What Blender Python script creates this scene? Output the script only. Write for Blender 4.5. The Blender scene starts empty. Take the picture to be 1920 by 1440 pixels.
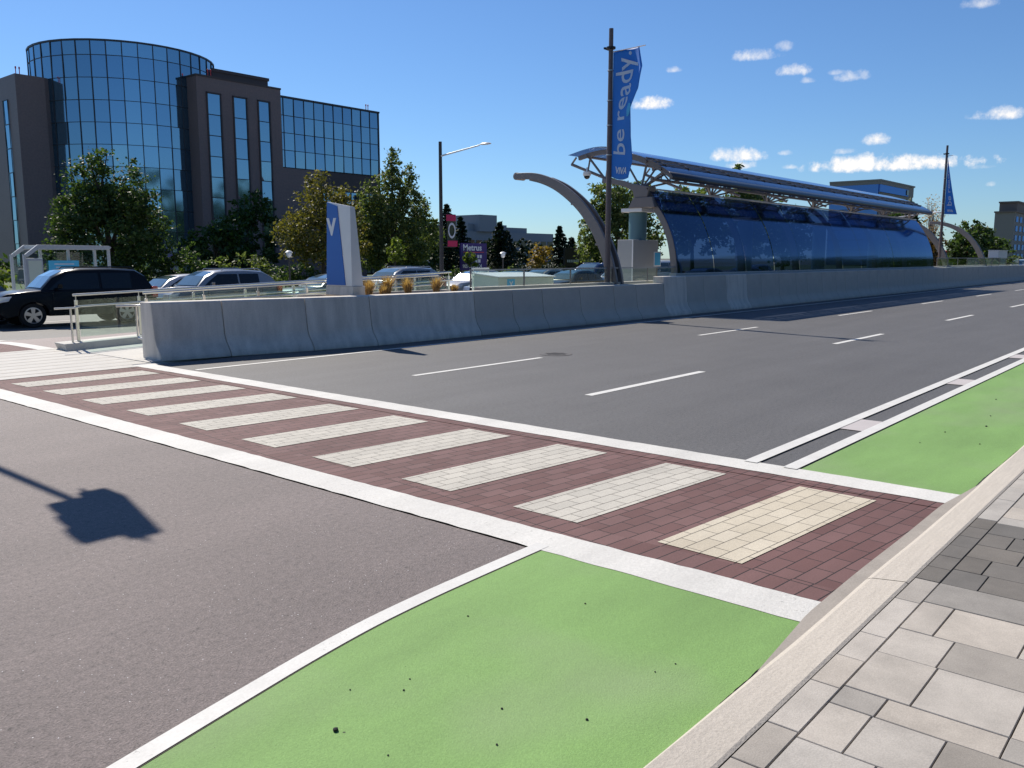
import bpy, bmesh, math, random
import numpy as np
from mathutils import Vector, Matrix, Euler

sc = bpy.context.scene
R = math.radians
random.seed(7)
rng = np.random.default_rng(11)

# ------------------------------------------------------------------ camera
CAM_H = 1.75
cam = bpy.data.cameras.new("camera")
cam.sensor_width = 36.0
cam.lens = 30.0
cam.clip_start = 0.05
cam.clip_end = 6000
camo = bpy.data.objects.new("camera", cam)
sc.collection.objects.link(camo)
camo.location = (0, 0, CAM_H)
camo.rotation_euler = Euler((R(90 - 8.3906), 0, R(40.3704 - 90)), 'XYZ')
sc.camera = camo

# ------------------------------------------------------------------ light
SUN_EL, SUN_DX, SUN_DY = 44.0, 0.24, 1.0          # the sun stands beyond the station, to the left
sun_dir = Vector((SUN_DX, SUN_DY, 0)).normalized() * math.cos(R(SUN_EL)) + Vector((0, 0, math.sin(R(SUN_EL))))
sl = bpy.data.lights.new("sun", 'SUN')
sl.energy = 5.0
sl.angle = R(0.5)
sl.color = (1.0, 0.925, 0.815)
so = bpy.data.objects.new("sun", sl)
so.rotation_euler = (-sun_dir).to_track_quat('-Z', 'Y').to_euler()
so.location = (0, 0, 60)
sc.collection.objects.link(so)

sc.view_settings.view_transform = 'Standard'
sc.view_settings.look = 'None'
sc.view_settings.exposure = 0.25
sc.view_settings.gamma = 1.0

w = bpy.data.worlds.new("World")
sc.world = w
w.use_nodes = True
nt = w.node_tree
nt.nodes.clear()


def N(t, typ, **kw):
    n = t.nodes.new(typ)
    for k, v in kw.items():
        if k in n.inputs.keys():
            n.inputs[k].default_value = v
        else:
            setattr(n, k, v)
    return n


def vmath(t, op, a, b=None):
    n = t.nodes.new('ShaderNodeVectorMath')
    n.operation = op
    for i, x in enumerate((a, b)):
        if x is None:
            continue
        if isinstance(x, (tuple, list)):
            n.inputs[i].default_value = x
        else:
            t.links.new(x, n.inputs[i])
    return n.outputs['Value'] if op == 'DOT_PRODUCT' else n.outputs['Vector']


def fmath(t, op, a, b=None, c=None, clamp=False):
    n = t.nodes.new('ShaderNodeMath')
    n.operation = op
    n.use_clamp = clamp
    for i, x in enumerate((a, b, c)):
        if x is None:
            continue
        if isinstance(x, (int, float)):
            n.inputs[i].default_value = x
        else:
            t.links.new(x, n.inputs[i])
    return n.outputs[0]


sky = N(nt, 'ShaderNodeTexSky', sky_type='NISHITA')
sky.sun_disc = False
sky.sun_elevation = R(SUN_EL)
sky.sun_rotation = math.atan2(SUN_DX, SUN_DY)
sky.air_density = 1.0
sky.dust_density = 0.15
sky.ozone_density = 2.2
SKY = 0.082
bg = N(nt, 'ShaderNodeBackground')
bg.inputs['Strength'].default_value = SKY
out = N(nt, 'ShaderNodeOutputWorld')
tc = N(nt, 'ShaderNodeTexCoord')
dirv = tc.outputs['Generated']
# small fair-weather clouds, each at its own bearing in the sky: (direction, half width, half height, density)
CLOUDS = [
    (0.8416, 0.5137, 0.1667, 0.0255, 0.0085, 1.0), (0.8841, 0.4169, 0.2110, 0.0291, 0.0073, .62),
    (0.9044, 0.3803, 0.1936, 0.0185, 0.0072, .72), (0.9267, 0.3273, 0.1847, 0.0182, 0.0065, .55),
    (0.9439, 0.3072, 0.1211, 0.0165, 0.0075, .8), (0.9518, 0.2910, 0.0955, 0.0897, 0.0095, 1.15),
    (0.9430, 0.3170, 0.0985, 0.0420, 0.0105, 1.1), (0.8922, 0.4380, 0.1106, 0.0333, 0.0095, .9), 
    (0.9141, 0.3897, 0.1123, 0.0097, 0.0040, .6), (0.9710, 0.1945, 0.1391, 0.0267, 0.0080, .8),
    (0.8479, 0.4905, 0.2011, 0.0085, 0.0036, .5), (0.8956, 0.3882, 0.2173, 0.0109, 0.0061, .45),
    (0.9175, 0.3857, 0.0972, 0.0097, 0.0032, .6), (0.9363, 0.3331, 0.1111, 0.0158, 0.0040, .55),
    (0.8961, 0.4325, 0.0998, 0.0182, 0.0050, .75), (0.9769, 0.2010, 0.0729, 0.0048, 0.0030, .35),
    (0.9465, 0.2154, 0.2403, 0.0182, 0.0061, .5), (0.9117, 0.3673, 0.1839, 0.0085, 0.0040, .4),
    (0.9210, 0.3403, 0.1898, 0.0097, 0.0032, .4), (0.9735, 0.2102, 0.0899, 0.0121, 0.0030, .4),
]
nz = N(nt, 'ShaderNodeTexNoise', Scale=55.0, Detail=8.0, Roughness=0.62)
nt.links.new(dirv, nz.inputs['Vector'])
nzb = N(nt, 'ShaderNodeTexNoise', Scale=150.0, Detail=6.0, Roughness=0.65)
nt.links.new(dirv, nzb.inputs['Vector'])
warp = fmath(nt, 'SUBTRACT', nz.outputs[0], 0.5)
warp2 = fmath(nt, 'SUBTRACT', nzb.outputs[0], 0.5)
mask = None
shade = None
for (dx, dy, dz, ax, az, den) in CLOUDS:
    d = Vector((dx, dy, dz)).normalized()
    rt = Vector((dy, -dx, 0)).normalized()
    upv = rt.cross(d)
    ax *= 1.05
    az *= 1.15
    u = vmath(nt, 'DOT_PRODUCT', dirv, tuple(rt / ax))
    v = vmath(nt, 'DOT_PRODUCT', dirv, tuple(upv / az))
    v2 = fmath(nt, 'MULTIPLY', v, fmath(nt, 'ADD', fmath(nt, 'MULTIPLY', fmath(nt, 'LESS_THAN', v, 0.0), 0.7), 1.0))
    rr = fmath(nt, 'ADD', fmath(nt, 'MULTIPLY', u, u), fmath(nt, 'MULTIPLY', v2, v2))
    back = fmath(nt, 'LESS_THAN', vmath(nt, 'DOT_PRODUCT', dirv, tuple(d)), 0.5)
    rr = fmath(nt, 'ADD', rr, fmath(nt, 'MULTIPLY', back, 50.0))
    m = fmath(nt, 'SUBTRACT', 1.0, rr)
    m = fmath(nt, 'ADD', m, fmath(nt, 'MULTIPLY', warp, 2.6))
    m = fmath(nt, 'ADD', m, fmath(nt, 'MULTIPLY', warp2, 1.5))
    m = fmath(nt, 'MULTIPLY', m, den, clamp=True)
    mask = m if mask is None else fmath(nt, 'MAXIMUM', mask, m)
mask = fmath(nt, 'POWER', mask, 1.4)
mix = N(nt, 'ShaderNodeMix', data_type='RGBA')
tint = N(nt, 'ShaderNodeMix', data_type='RGBA', blend_type='MULTIPLY')
tint.inputs[0].default_value = 1.0
tint.inputs[7].default_value = (0.62, 0.86, 1.16, 1)
nt.links.new(sky.outputs[0], tint.inputs[6])
nt.links.new(tint.outputs[2], mix.inputs[6])
mix.inputs[7].default_value = (10.6, 10.4, 10.3, 1)
nt.links.new(mask, mix.inputs[0])
nt.links.new(mix.outputs[2], bg.inputs['Color'])
nt.links.new(bg.outputs[0], out.inputs[0])

# ------------------------------------------------------------------ materials
MATS = {}


def mat(name, col, rough=0.8, metal=0.0, spec=0.5, var=0.0, vscale=3.0, bump=0.0, bscale=60.0, coat=0.0, fine=0.0, fscale=200.0,
        stretch=None, specks=0.0, chips=0.0):
    """plain procedural surface: base colour broken up by coarse and fine noise, optional bump"""
    if name in MATS:
        return MATS[name]
    m = bpy.data.materials.new(name)
    m.use_nodes = True
    t = m.node_tree
    b = t.nodes['Principled BSDF']
    b.inputs['Roughness'].default_value = rough
    b.inputs['Metallic'].default_value = metal
    b.inputs['Specular IOR Level'].default_value = spec
    b.inputs['Coat Weight'].default_value = coat
    b.inputs['Coat Roughness'].default_value = 0.05
    b.inputs['Base Color'].default_value = (*col, 1)
    co = N(t, 'ShaderNodeTexCoord').outputs['Object']
    if stretch:
        mp = N(t, 'ShaderNodeMapping')
        mp.inputs['Scale'].default_value = stretch
        t.links.new(co, mp.inputs[0])
        cs = mp.outputs[0]
    else:
        cs = co
    if var or fine:
        f = 1.0
        if var:
            n = N(t, 'ShaderNodeTexNoise', Scale=vscale, Detail=6.0, Roughness=0.6)
            t.links.new(cs, n.inputs['Vector'])
            f = fmath(t, 'ADD', fmath(t, 'MULTIPLY', fmath(t, 'SUBTRACT', n.outputs[0], 0.5), var * 2.6), 1.0)
        if fine:
            n2 = N(t, 'ShaderNodeTexNoise', Scale=fscale, Detail=2.0, Roughness=0.7)
            t.links.new(co, n2.inputs['Vector'])
            g = fmath(t, 'ADD', fmath(t, 'MULTIPLY', fmath(t, 'SUBTRACT', n2.outputs[0], 0.5), fine * 3.0), 1.0)
            f = g if isinstance(f, float) else fmath(t, 'MULTIPLY', f, g)
        if chips:
            nc = N(t, 'ShaderNodeTexNoise', Scale=34.0, Detail=5.0, Roughness=0.75)
            t.links.new(co, nc.inputs['Vector'])
            nb = N(t, 'ShaderNodeTexNoise', Scale=1.4, Detail=4.0)
            t.links.new(co, nb.inputs['Vector'])
            lim = fmath(t, 'SUBTRACT', 0.80, fmath(t, 'MULTIPLY', nb.outputs[0], 0.26))
            f = fmath(t, 'MULTIPLY', f, fmath(t, 'SUBTRACT', 1.0, fmath(t, 'MULTIPLY', fmath(t, 'GREATER_THAN', nc.outputs[0], lim), chips)))
        if specks:
            vo = N(t, 'ShaderNodeTexVoronoi', Scale=7.0)
            t.links.new(co, vo.inputs['Vector'])
            rad = fmath(t, 'MULTIPLY', N_sep(t, vo.outputs['Color']), 0.045)
            f = fmath(t, 'MULTIPLY', f, fmath(t, 'SUBTRACT', 1.0, fmath(t, 'MULTIPLY', fmath(t, 'LESS_THAN', vo.outputs['Distance'], rad), specks)))
            n9 = N(t, 'ShaderNodeTexNoise', Scale=0.8, Detail=3.0)
            t.links.new(co, n9.inputs['Vector'])
            wear = fmath(t, 'MULTIPLY', fmath(t, 'SUBTRACT', n9.outputs[0], 0.5), 1.6, clamp=True)
        vm = t.nodes.new('ShaderNodeVectorMath')
        vm.operation = 'SCALE'
        vm.inputs[0].default_value = col
        t.links.new(f, vm.inputs['Scale'])
        t.links.new(vm.outputs[0], b.inputs['Base Color'])
        if specks:
            wm = t.nodes.new('ShaderNodeMix')
            wm.data_type = 'RGBA'
            t.links.new(wear, wm.inputs[0])
            t.links.new(vm.outputs[0], wm.inputs[6])
            wm.inputs[7].default_value = (.26, .29, .19, 1)
            t.links.new(wm.outputs[2], b.inputs['Base Color'])
    if bump:
        n3 = N(t, 'ShaderNodeTexNoise', Scale=bscale, Detail=4.0, Roughness=0.7)
        t.links.new(co, n3.inputs['Vector'])
        bp = N(t, 'ShaderNodeBump')
        bp.inputs['Strength'].default_value = bump
        bp.inputs['Distance'].default_value = 0.01
        t.links.new(n3.outputs[0], bp.inputs['Height'])
        t.links.new(bp.outputs[0], b.inputs['Normal'])
    MATS[name] = m
    return m


def asphalt(name, col, streak, patch, speck, bumpk=0.5):
    m = bpy.data.materials.new(name)
    m.use_nodes = True
    t = m.node_tree
    b = t.nodes['Principled BSDF']
    b.inputs['Roughness'].default_value = 0.72
    b.inputs['Specular IOR Level'].default_value = 0.5
    co = N(t, 'ShaderNodeTexCoord').outputs['Object']
    mp = N(t, 'ShaderNodeMapping')
    mp.inputs['Scale'].default_value = (0.12, 1.6, 1)
    t.links.new(co, mp.inputs[0])
    n1 = N(t, 'ShaderNodeTexNoise', Scale=1.0, Detail=5.0, Roughness=0.6)
    t.links.new(mp.outputs[0], n1.inputs['Vector'])
    n2 = N(t, 'ShaderNodeTexNoise', Scale=0.9, Detail=5.0, Roughness=0.6)
    t.links.new(co, n2.inputs['Vector'])
    n3 = N(t, 'ShaderNodeTexNoise', Scale=95.0, Detail=3.0, Roughness=0.75)
    t.links.new(co, n3.inputs['Vector'])
    vor = N(t, 'ShaderNodeTexVoronoi', Scale=34.0)
    t.links.new(co, vor.inputs['Vector'])
    sp = fmath(t, 'LESS_THAN', vor.outputs['Distance'], 0.10)  # pale specks painted into the colour as glints on the grit
    keep = fmath(t, 'GREATER_THAN', N_sep(t, vor.outputs['Color']), 0.80)
    sp = fmath(t, 'MULTIPLY', fmath(t, 'MULTIPLY', sp, keep), speck)
    f = fmath(t, 'ADD', fmath(t, 'MULTIPLY', fmath(t, 'SUBTRACT', n1.outputs[0], 0.5), streak * 2), 1.0)
    f = fmath(t, 'MULTIPLY', f, fmath(t, 'ADD', fmath(t, 'MULTIPLY', fmath(t, 'SUBTRACT', n2.outputs[0], 0.5), patch * 2), 1.0))
    f = fmath(t, 'MULTIPLY', f, fmath(t, 'ADD', fmath(t, 'MULTIPLY', fmath(t, 'SUBTRACT', n3.outputs[0], 0.5), 2.2), 1.0))
    n4 = N(t, 'ShaderNodeTexNoise', Scale=26.0, Detail=5.0, Roughness=0.75)
    t.links.new(co, n4.inputs['Vector'])
    pit = fmath(t, 'SUBTRACT', 1.0, fmath(t, 'MULTIPLY', fmath(t, 'LESS_THAN', n4.outputs[0], 0.36), 0.45))
    f = fmath(t, 'MULTIPLY', f, fmath(t, 'MULTIPLY', pit, fmath(t, 'ADD', fmath(t, 'MULTIPLY', fmath(t, 'SUBTRACT', n4.outputs[0], 0.5), 1.5), 1.03)))
    vm = t.nodes.new('ShaderNodeVectorMath')
    vm.operation = 'SCALE'
    vm.inputs[0].default_value = col
    t.links.new(f, vm.inputs['Scale'])
    ad = t.nodes.new('ShaderNodeMix')
    ad.data_type = 'RGBA'
    t.links.new(sp, ad.inputs[0])
    t.links.new(vm.outputs[0], ad.inputs[6])
    ad.inputs[7].default_value = (.62, .6, .6, 1)
    t.links.new(ad.outputs[2], b.inputs['Base Color'])
    bp = N(t, 'ShaderNodeBump')
    bp.inputs['Strength'].default_value = bumpk
    bp.inputs['Distance'].default_value = 0.008
    t.links.new(n3.outputs[0], bp.inputs['Height'])
    t.links.new(bp.outputs[0], b.inputs['Normal'])
    MATS[name] = m
    return m


def N_sep(t, colout):
    s = t.nodes.new('ShaderNodeSeparateColor')
    t.links.new(colout, s.inputs[0])
    return s.outputs[0]


def brick(name, col_a, col_b, mortar, bw, rh, ms, rot=0.0, offset=0.5, loc=(0, 0, 0), dirt=0.2):
    m = bpy.data.materials.new(name)
    m.use_nodes = True
    t = m.node_tree
    b = t.nodes['Principled BSDF']
    b.inputs['Roughness'].default_value = 0.85
    co = N(t, 'ShaderNodeTexCoord').outputs['Object']
    mp = N(t, 'ShaderNodeMapping')
    mp.inputs['Rotation'].default_value = (0, 0, rot)
    mp.inputs['Location'].default_value = loc
    t.links.new(co, mp.inputs[0])
    br = N(t, 'ShaderNodeTexBrick', Scale=1.0)
    br.offset = offset
    br.inputs['Color1'].default_value = (*col_a, 1)
    br.inputs['Color2'].default_value = (*col_b, 1)
    br.inputs['Mortar'].default_value = (*mortar, 1)
    br.inputs['Mortar Size'].default_value = ms
    br.inputs['Mortar Smooth'].default_value = 0.15
    br.inputs['Brick Width'].default_value = bw
    br.inputs['Row Height'].default_value = rh
    t.links.new(mp.outputs[0], br.inputs['Vector'])
    n = N(t, 'ShaderNodeTexNoise', Scale=140.0, Detail=3.0, Roughness=0.7)
    t.links.new(co, n.inputs['Vector'])
    n2 = N(t, 'ShaderNodeTexNoise', Scale=2.3, Detail=6.0, Roughness=0.65)
    mpw = N(t, 'ShaderNodeMapping')
    mpw.inputs['Scale'].default_value = (.3, 1.0, 1)
    t.links.new(co, mpw.inputs[0])
    t.links.new(mpw.outputs[0], n2.inputs['Vector'])
    f = fmath(t, 'ADD', fmath(t, 'MULTIPLY', fmath(t, 'SUBTRACT', n.outputs[0], 0.5), 0.9), 1.0)
    f = fmath(t, 'MULTIPLY', f, fmath(t, 'ADD', fmath(t, 'MULTIPLY', fmath(t, 'SUBTRACT', n2.outputs[0], 0.5), dirt * 2), 1.0))
    vm = t.nodes.new('ShaderNodeVectorMath')
    vm.operation = 'SCALE'
    t.links.new(br.outputs[0], vm.inputs[0])
    t.links.new(f, vm.inputs['Scale'])
    t.links.new(vm.outputs[0], b.inputs['Base Color'])
    hgt = fmath(t, 'SUBTRACT', fmath(t, 'MULTIPLY', n.outputs[0], 0.12), br.outputs['Fac'])
    bp = N(t, 'ShaderNodeBump')
    bp.inputs['Strength'].default_value = 0.55
    bp.inputs['Distance'].default_value = 0.006
    t.links.new(hgt, bp.inputs['Height'])
    t.links.new(bp.outputs[0], b.inputs['Normal'])
    MATS[name] = m
    return m


def glass(name, tint, gloss, rough=0.02, ior=1.5, refl=(1, 1, 1), boost=0.0):
    """see-through pane: tinted transparency under a Fresnel reflection"""
    m = bpy.data.materials.new(name)
    m.use_nodes = True
    t = m.node_tree
    t.nodes.clear()
    o = N(t, 'ShaderNodeOutputMaterial')
    tr = N(t, 'ShaderNodeBsdfTransparent')
    tr.inputs[0].default_value = (*tint, 1)
    gl = N(t, 'ShaderNodeBsdfGlossy')
    gl.inputs['Color'].default_value = (*refl, 1)
    gl.inputs['Roughness'].default_value = rough
    lw = N(t, 'ShaderNodeLayerWeight', Blend=0.5)
    f0 = ((ior - 1) / (ior + 1)) ** 2
    f = fmath(t, 'ADD', fmath(t, 'MULTIPLY', fmath(t, 'POWER', lw.outputs['Facing'], 5.0), (1 - f0)), f0)
    f = fmath(t, 'MULTIPLY', f, gloss, clamp=True)
    if boost:
        f = fmath(t, 'ADD', f, boost, clamp=True)
    mx = N(t, 'ShaderNodeMixShader')
    t.links.new(f, mx.inputs[0])
    t.links.new(tr.outputs[0], mx.inputs[1])
    t.links.new(gl.outputs[0], mx.inputs[2])
    t.links.new(mx.outputs[0], o.inputs[0])
    MATS[name] = m
    return m


def mirror_glass(name, dark, refl, rough=0.03):
    """reflective curtain-wall glass: dark body, strong tinted mirror"""
    m = bpy.data.materials.new(name)
    m.use_nodes = True
    t = m.node_tree
    t.nodes.clear()
    o = N(t, 'ShaderNodeOutputMaterial')
    df = N(t, 'ShaderNodeBsdfDiffuse')
    df.inputs[0].default_value = (*dark, 1)
    gl = N(t, 'ShaderNodeBsdfGlossy')
    gl.inputs['Color'].default_value = (*refl, 1)
    gl.inputs['Roughness'].default_value = rough
    mx = N(t, 'ShaderNodeMixShader')
    fr = N(t, 'ShaderNodeFresnel', IOR=1.6)
    f = fmath(t, 'ADD', fmath(t, 'MULTIPLY', fr.outputs[0], 0.5), 0.5, clamp=True)
    t.links.new(f, mx.inputs[0])
    t.links.new(df.outputs[0], mx.inputs[1])
    t.links.new(gl.outputs[0], mx.inputs[2])
    t.links.new(mx.outputs[0], o.inputs[0])
    MATS[name] = m
    return m


def leafmat(name, a, b, trans=0.35):
    m = bpy.data.materials.new(name)
    m.use_nodes = True
    t = m.node_tree
    t.nodes.clear()
    o = N(t, 'ShaderNodeOutputMaterial')
    at = N(t, 'ShaderNodeAttribute', attribute_name='tone')
    rp = N(t, 'ShaderNodeMix', data_type='RGBA')
    rp.inputs[6].default_value = (*a, 1)
    rp.inputs[7].default_value = (*b, 1)
    t.links.new(at.outputs['Fac'], rp.inputs[0])
    pr = N(t, 'ShaderNodeBsdfPrincipled', Roughness=0.55)
    pr.inputs['Specular IOR Level'].default_value = 0.35
    tr = N(t, 'ShaderNodeBsdfTranslucent')
    t.links.new(rp.outputs[2], pr.inputs['Base Color'])
    vm = vmath(t, 'MULTIPLY', rp.outputs[2], (1.5, 1.5, 0.7))
    t.links.new(vm, tr.inputs[0])
    mx = N(t, 'ShaderNodeMixShader')
    mx.inputs[0].default_value = trans
    t.links.new(pr.outputs[0], mx.inputs[1])
    t.links.new(tr.outputs[0], mx.inputs[2])
    t.links.new(mx.outputs[0], o.inputs[0])
    MATS[name] = m
    return m


def attrmat(name, rough=0.85, bump=0.3):
    """stone whose colour comes from each stone's own 'stone' attribute, with grain and stains"""
    m = bpy.data.materials.new(name)
    m.use_nodes = True
    t = m.node_tree
    b = t.nodes['Principled BSDF']
    b.inputs['Roughness'].default_value = rough
    at = N(t, 'ShaderNodeAttribute', attribute_name='stone')
    co = N(t, 'ShaderNodeTexCoord').outputs['Object']
    n = N(t, 'ShaderNodeTexNoise', Scale=150.0, Detail=4.0, Roughness=0.7)
    t.links.new(co, n.inputs['Vector'])
    n2 = N(t, 'ShaderNodeTexNoise', Scale=4.0, Detail=8.0, Roughness=0.7)
    t.links.new(co, n2.inputs['Vector'])
    f = fmath(t, 'ADD', fmath(t, 'MULTIPLY', fmath(t, 'SUBTRACT', n.outputs[0], 0.5), 0.8), 1.0)
    f = fmath(t, 'MULTIPLY', f, fmath(t, 'ADD', fmath(t, 'MULTIPLY', fmath(t, 'SUBTRACT', n2.outputs[0], 0.52), 0.8), 1.0))
    vm = t.nodes.new('ShaderNodeVectorMath')
    vm.operation = 'SCALE'
    t.links.new(at.outputs['Color'], vm.inputs[0])
    t.links.new(f, vm.inputs['Scale'])
    t.links.new(vm.outputs[0], b.inputs['Base Color'])
    bp = N(t, 'ShaderNodeBump')
    bp.inputs['Strength'].default_value = bump
    bp.inputs['Distance'].default_value = 0.004
    t.links.new(n.outputs[0], bp.inputs['Height'])
    t.links.new(bp.outputs[0], b.inputs['Normal'])
    MATS[name] = m
    return m


asphalt('asphalt', (0.092, 0.090, 0.090), 0.26, 0.14, 0.25)
asphalt('asphalt_red', (0.162, 0.132, 0.124), 0.22, 0.22, 1.0, 1.0)
asphalt('asphalt_lane', (0.19, 0.145, 0.14), 0.10, 0.14, 0.3)
RED_A, RED_B = (0.122, 0.055, 0.050), (0.165, 0.086, 0.080)
brick('paver_red', RED_A, RED_B, (0.018, 0.012, 0.012), 0.237, 0.1185, 0.0042, rot=R(5.3), dirt=0.38)
brick('paver_red_edge', RED_A, RED_B, (0.018, 0.012, 0.012), 0.285, 0.1185, 0.0045, rot=R(5.3), offset=0.0, loc=(0.06, 0.0, 0), dirt=0.38)
brick('paver_cream_warm', (0.50, 0.44, 0.335), (0.57, 0.51, 0.40), (0.10, 0.085, 0.07), 0.237, 0.1185, 0.0036, rot=R(5.3), dirt=0.2)
brick('paver_cream', (0.45, 0.425, 0.37), (0.52, 0.49, 0.425), (0.10, 0.085, 0.07), 0.237, 0.1185, 0.0036, rot=R(5.3), dirt=0.26)
mat('white_paint', (0.66, 0.65, 0.61), 0.7, var=0.10, vscale=2.5, fine=0.10, fscale=90, bump=0.2, bscale=120)
mat('white_concrete', (0.62, 0.605, 0.565), 0.8, var=0.24, vscale=1.6, fine=0.16, fscale=70, bump=0.35, bscale=90, chips=0.35, stretch=(.12, 1.1, 1))
mat('line_paint', (0.63, 0.62, 0.585), 0.7, var=0.14, vscale=4, fine=0.1, fscale=80, chips=0.45)
mat('yellow_paint', (0.72, 0.40, 0.10), 0.7, var=0.12, vscale=4)
mat('pale_patch', (0.48, 0.44, 0.43), 0.8, var=0.10, vscale=3, fine=0.1)
mat('green_paint', (0.180, 0.325, 0.088), 0.78, var=0.26, vscale=1.2, fine=0.2, fscale=110, bump=0.4, bscale=130, stretch=(0.5, 1.5, 1), specks=0.8)
mat('concrete', (0.64, 0.59, 0.52), 0.85, var=0.34, vscale=2.0, fine=0.14, fscale=60, bump=0.3, bscale=40, stretch=(2.4, 2.4, 0.35))
mat('concrete_dark', (0.50, 0.465, 0.41), 0.88, var=0.16, vscale=1.6, fine=0.12, fscale=50, bump=0.25, bscale=40)
mat('kerb_stone', (0.47, 0.425, 0.365), 0.85, var=0.14, vscale=5, fine=0.14, fscale=70, bump=0.4, bscale=60, stretch=(0.7, 9, 1))
mat('gutter', (0.33, 0.295, 0.255), 0.9, var=0.2, vscale=6, fine=0.2, fscale=90)
mat('median_concrete', (0.52, 0.50, 0.46), 0.85, var=0.14, vscale=2.5, fine=0.08, fscale=60)
attrmat('stone')
mat('joint_sand', (0.075, 0.062, 0.052), 0.95)
mat('soil', (0.12, 0.085, 0.055), 0.95, var=0.3, vscale=8, bump=0.6, bscale=30)
mat('grass_ground', (0.07, 0.10, 0.035), 0.95, var=0.35, vscale=0.6, fine=0.4, fscale=30)
mat('far_ground', (0.10, 0.105, 0.085), 0.95, var=0.25, vscale=0.05)
mat('steel', (0.62, 0.60, 0.57), 0.28, metal=0.9, var=0.05)
mat('painted_steel', (0.215, 0.185, 0.175), 0.45, var=0.08, vscale=1.5, spec=0.5)
mat('arch_steel', (0.20, 0.175, 0.165), 0.42, var=0.10, vscale=1.2)
mat('pole_steel', (0.13, 0.095, 0.09), 0.42, spec=0.5, var=0.08)
mat('lamp_steel', (0.045, 0.04, 0.04), 0.5)
mat('white_metal', (0.74, 0.74, 0.73), 0.4, var=0.04)
mat('grey_cabinet', (0.34, 0.35, 0.35), 0.5, var=0.06)
mat('mint_cabinet', (0.52, 0.58, 0.53), 0.5, var=0.05)
mat('granite', (0.22, 0.142, 0.128), 0.55, var=0.10, vscale=0.4, fine=0.16, fscale=6)
mat('granite_dark', (0.09, 0.062, 0.058), 0.7, var=0.1, vscale=0.5)
mat('mullion', (0.045, 0.04, 0.045), 0.5)
mat('pale_wall', (0.22, 0.24, 0.27), 0.8, var=0.05, vscale=0.1)
mat('tan_wall', (0.27, 0.23, 0.20), 0.85, var=0.06, vscale=0.1)
mat('banner_blue', (0.016, 0.185, 0.62), 0.55, var=0.05, vscale=1.5)
mat('sign_blue', (0.014, 0.115, 0.44), 0.35, var=0.05)
mat('sky_blue', (0.06, 0.42, 0.72), 0.4)
mat('letter_white', (0.72, 0.74, 0.76), 0.5)
mat('letter_soft', (0.52, 0.60, 0.72), 0.6)
mat('magenta', (0.62, 0.025, 0.11), 0.6, var=0.05)
mat('purple', (0.045, 0.022, 0.16), 0.6, var=0.05)
mat('sign_red', (0.60, 0.05, 0.05), 0.5)
mat('dark_sign', (0.02, 0.018, 0.018), 0.6)
mat('bark', (0.085, 0.062, 0.045), 0.95, var=0.3, vscale=6, bump=0.8, bscale=14)
mat('pale_bark', (0.26, 0.22, 0.18), 0.95, var=0.2, vscale=6)
mat('tyre', (0.014, 0.014, 0.014), 0.85)
mat('rim', (0.55, 0.55, 0.56), 0.3, metal=0.85)
mat('black_trim', (0.012, 0.012, 0.013), 0.5)
mat('car_glass', (0.006, 0.008, 0.010), 0.05, spec=0.45)
mat('windscreen', (0.075, 0.12, 0.13), 0.05, spec=1.0, coat=1.0)
mat('lamp_glass', (0.75, 0.77, 0.8), 0.08, spec=0.9, coat=1.0)
mat('red_lamp', (0.55, 0.012, 0.012), 0.15, spec=0.8, coat=0.8)
mat('amber', (0.75, 0.25, 0.02), 0.2)
mat('iron', (0.09, 0.085, 0.083), 0.7, var=0.2, vscale=10, bump=0.5, bscale=40)
mat('signal_yellow', (0.7, 0.42, 0.03), 0.5)
glass('clear_green', (0.86, 0.93, 0.90), 1.0)
glass('shelter_glass', (0.80, 0.88, 0.88), 1.0)
glass('station_glass', (0.045, 0.075, 0.16), 1.0, rough=0.10, ior=1.55, refl=(0.42, 0.64, 1.0), boost=0.065)
glass('roof_glass', (0.20, 0.26, 0.40), 1.0, rough=0.14, ior=1.5, refl=(0.60, 0.68, 0.82), boost=0.12)
mirror_glass('curtain_glass', (0.014, 0.042, 0.07), (0.38, 0.60, 0.76), 0.06)
mirror_glass('far_glass', (0.01, 0.03, 0.09), (0.14, 0.27, 0.62), 0.1)
leafmat('leaf_green', (0.022, 0.048, 0.012), (0.078, 0.128, 0.036), 0.4)
leafmat('leaf_mid', (0.045, 0.078, 0.022), (0.17, 0.21, 0.075), 0.42)
leafmat('leaf_yellow', (0.075, 0.085, 0.020), (0.20, 0.175, 0.045))
leafmat('leaf_gold', (0.14, 0.105, 0.02), (0.30, 0.20, 0.045))
leafmat('leaf_bright', (0.08, 0.13, 0.02), (0.20, 0.26, 0.05))
leafmat('needle', (0.010, 0.024, 0.012), (0.035, 0.060, 0.028), 0.15)
leafmat('needle_blue', (0.020, 0.040, 0.030), (0.055, 0.085, 0.065), 0.15)
leafmat('leaf_rust', (0.05, 0.036, 0.014), (0.12, 0.075, 0.025))
leafmat('dry_grass', (0.30, 0.19, 0.085), (0.55, 0.38, 0.19), 0.3)
PAINT = {}


def paint(key, col, metal=0.3, rough=0.3):
    return mat('car_paint_' + key, col, rough, metal=metal, spec=0.2 if key == 'black' else .4, coat=.08 if key == 'black' else (.35 if max(col) < .1 else 0.8))


# ------------------------------------------------------------------ mesh helpers
COL = sc.collection


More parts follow.
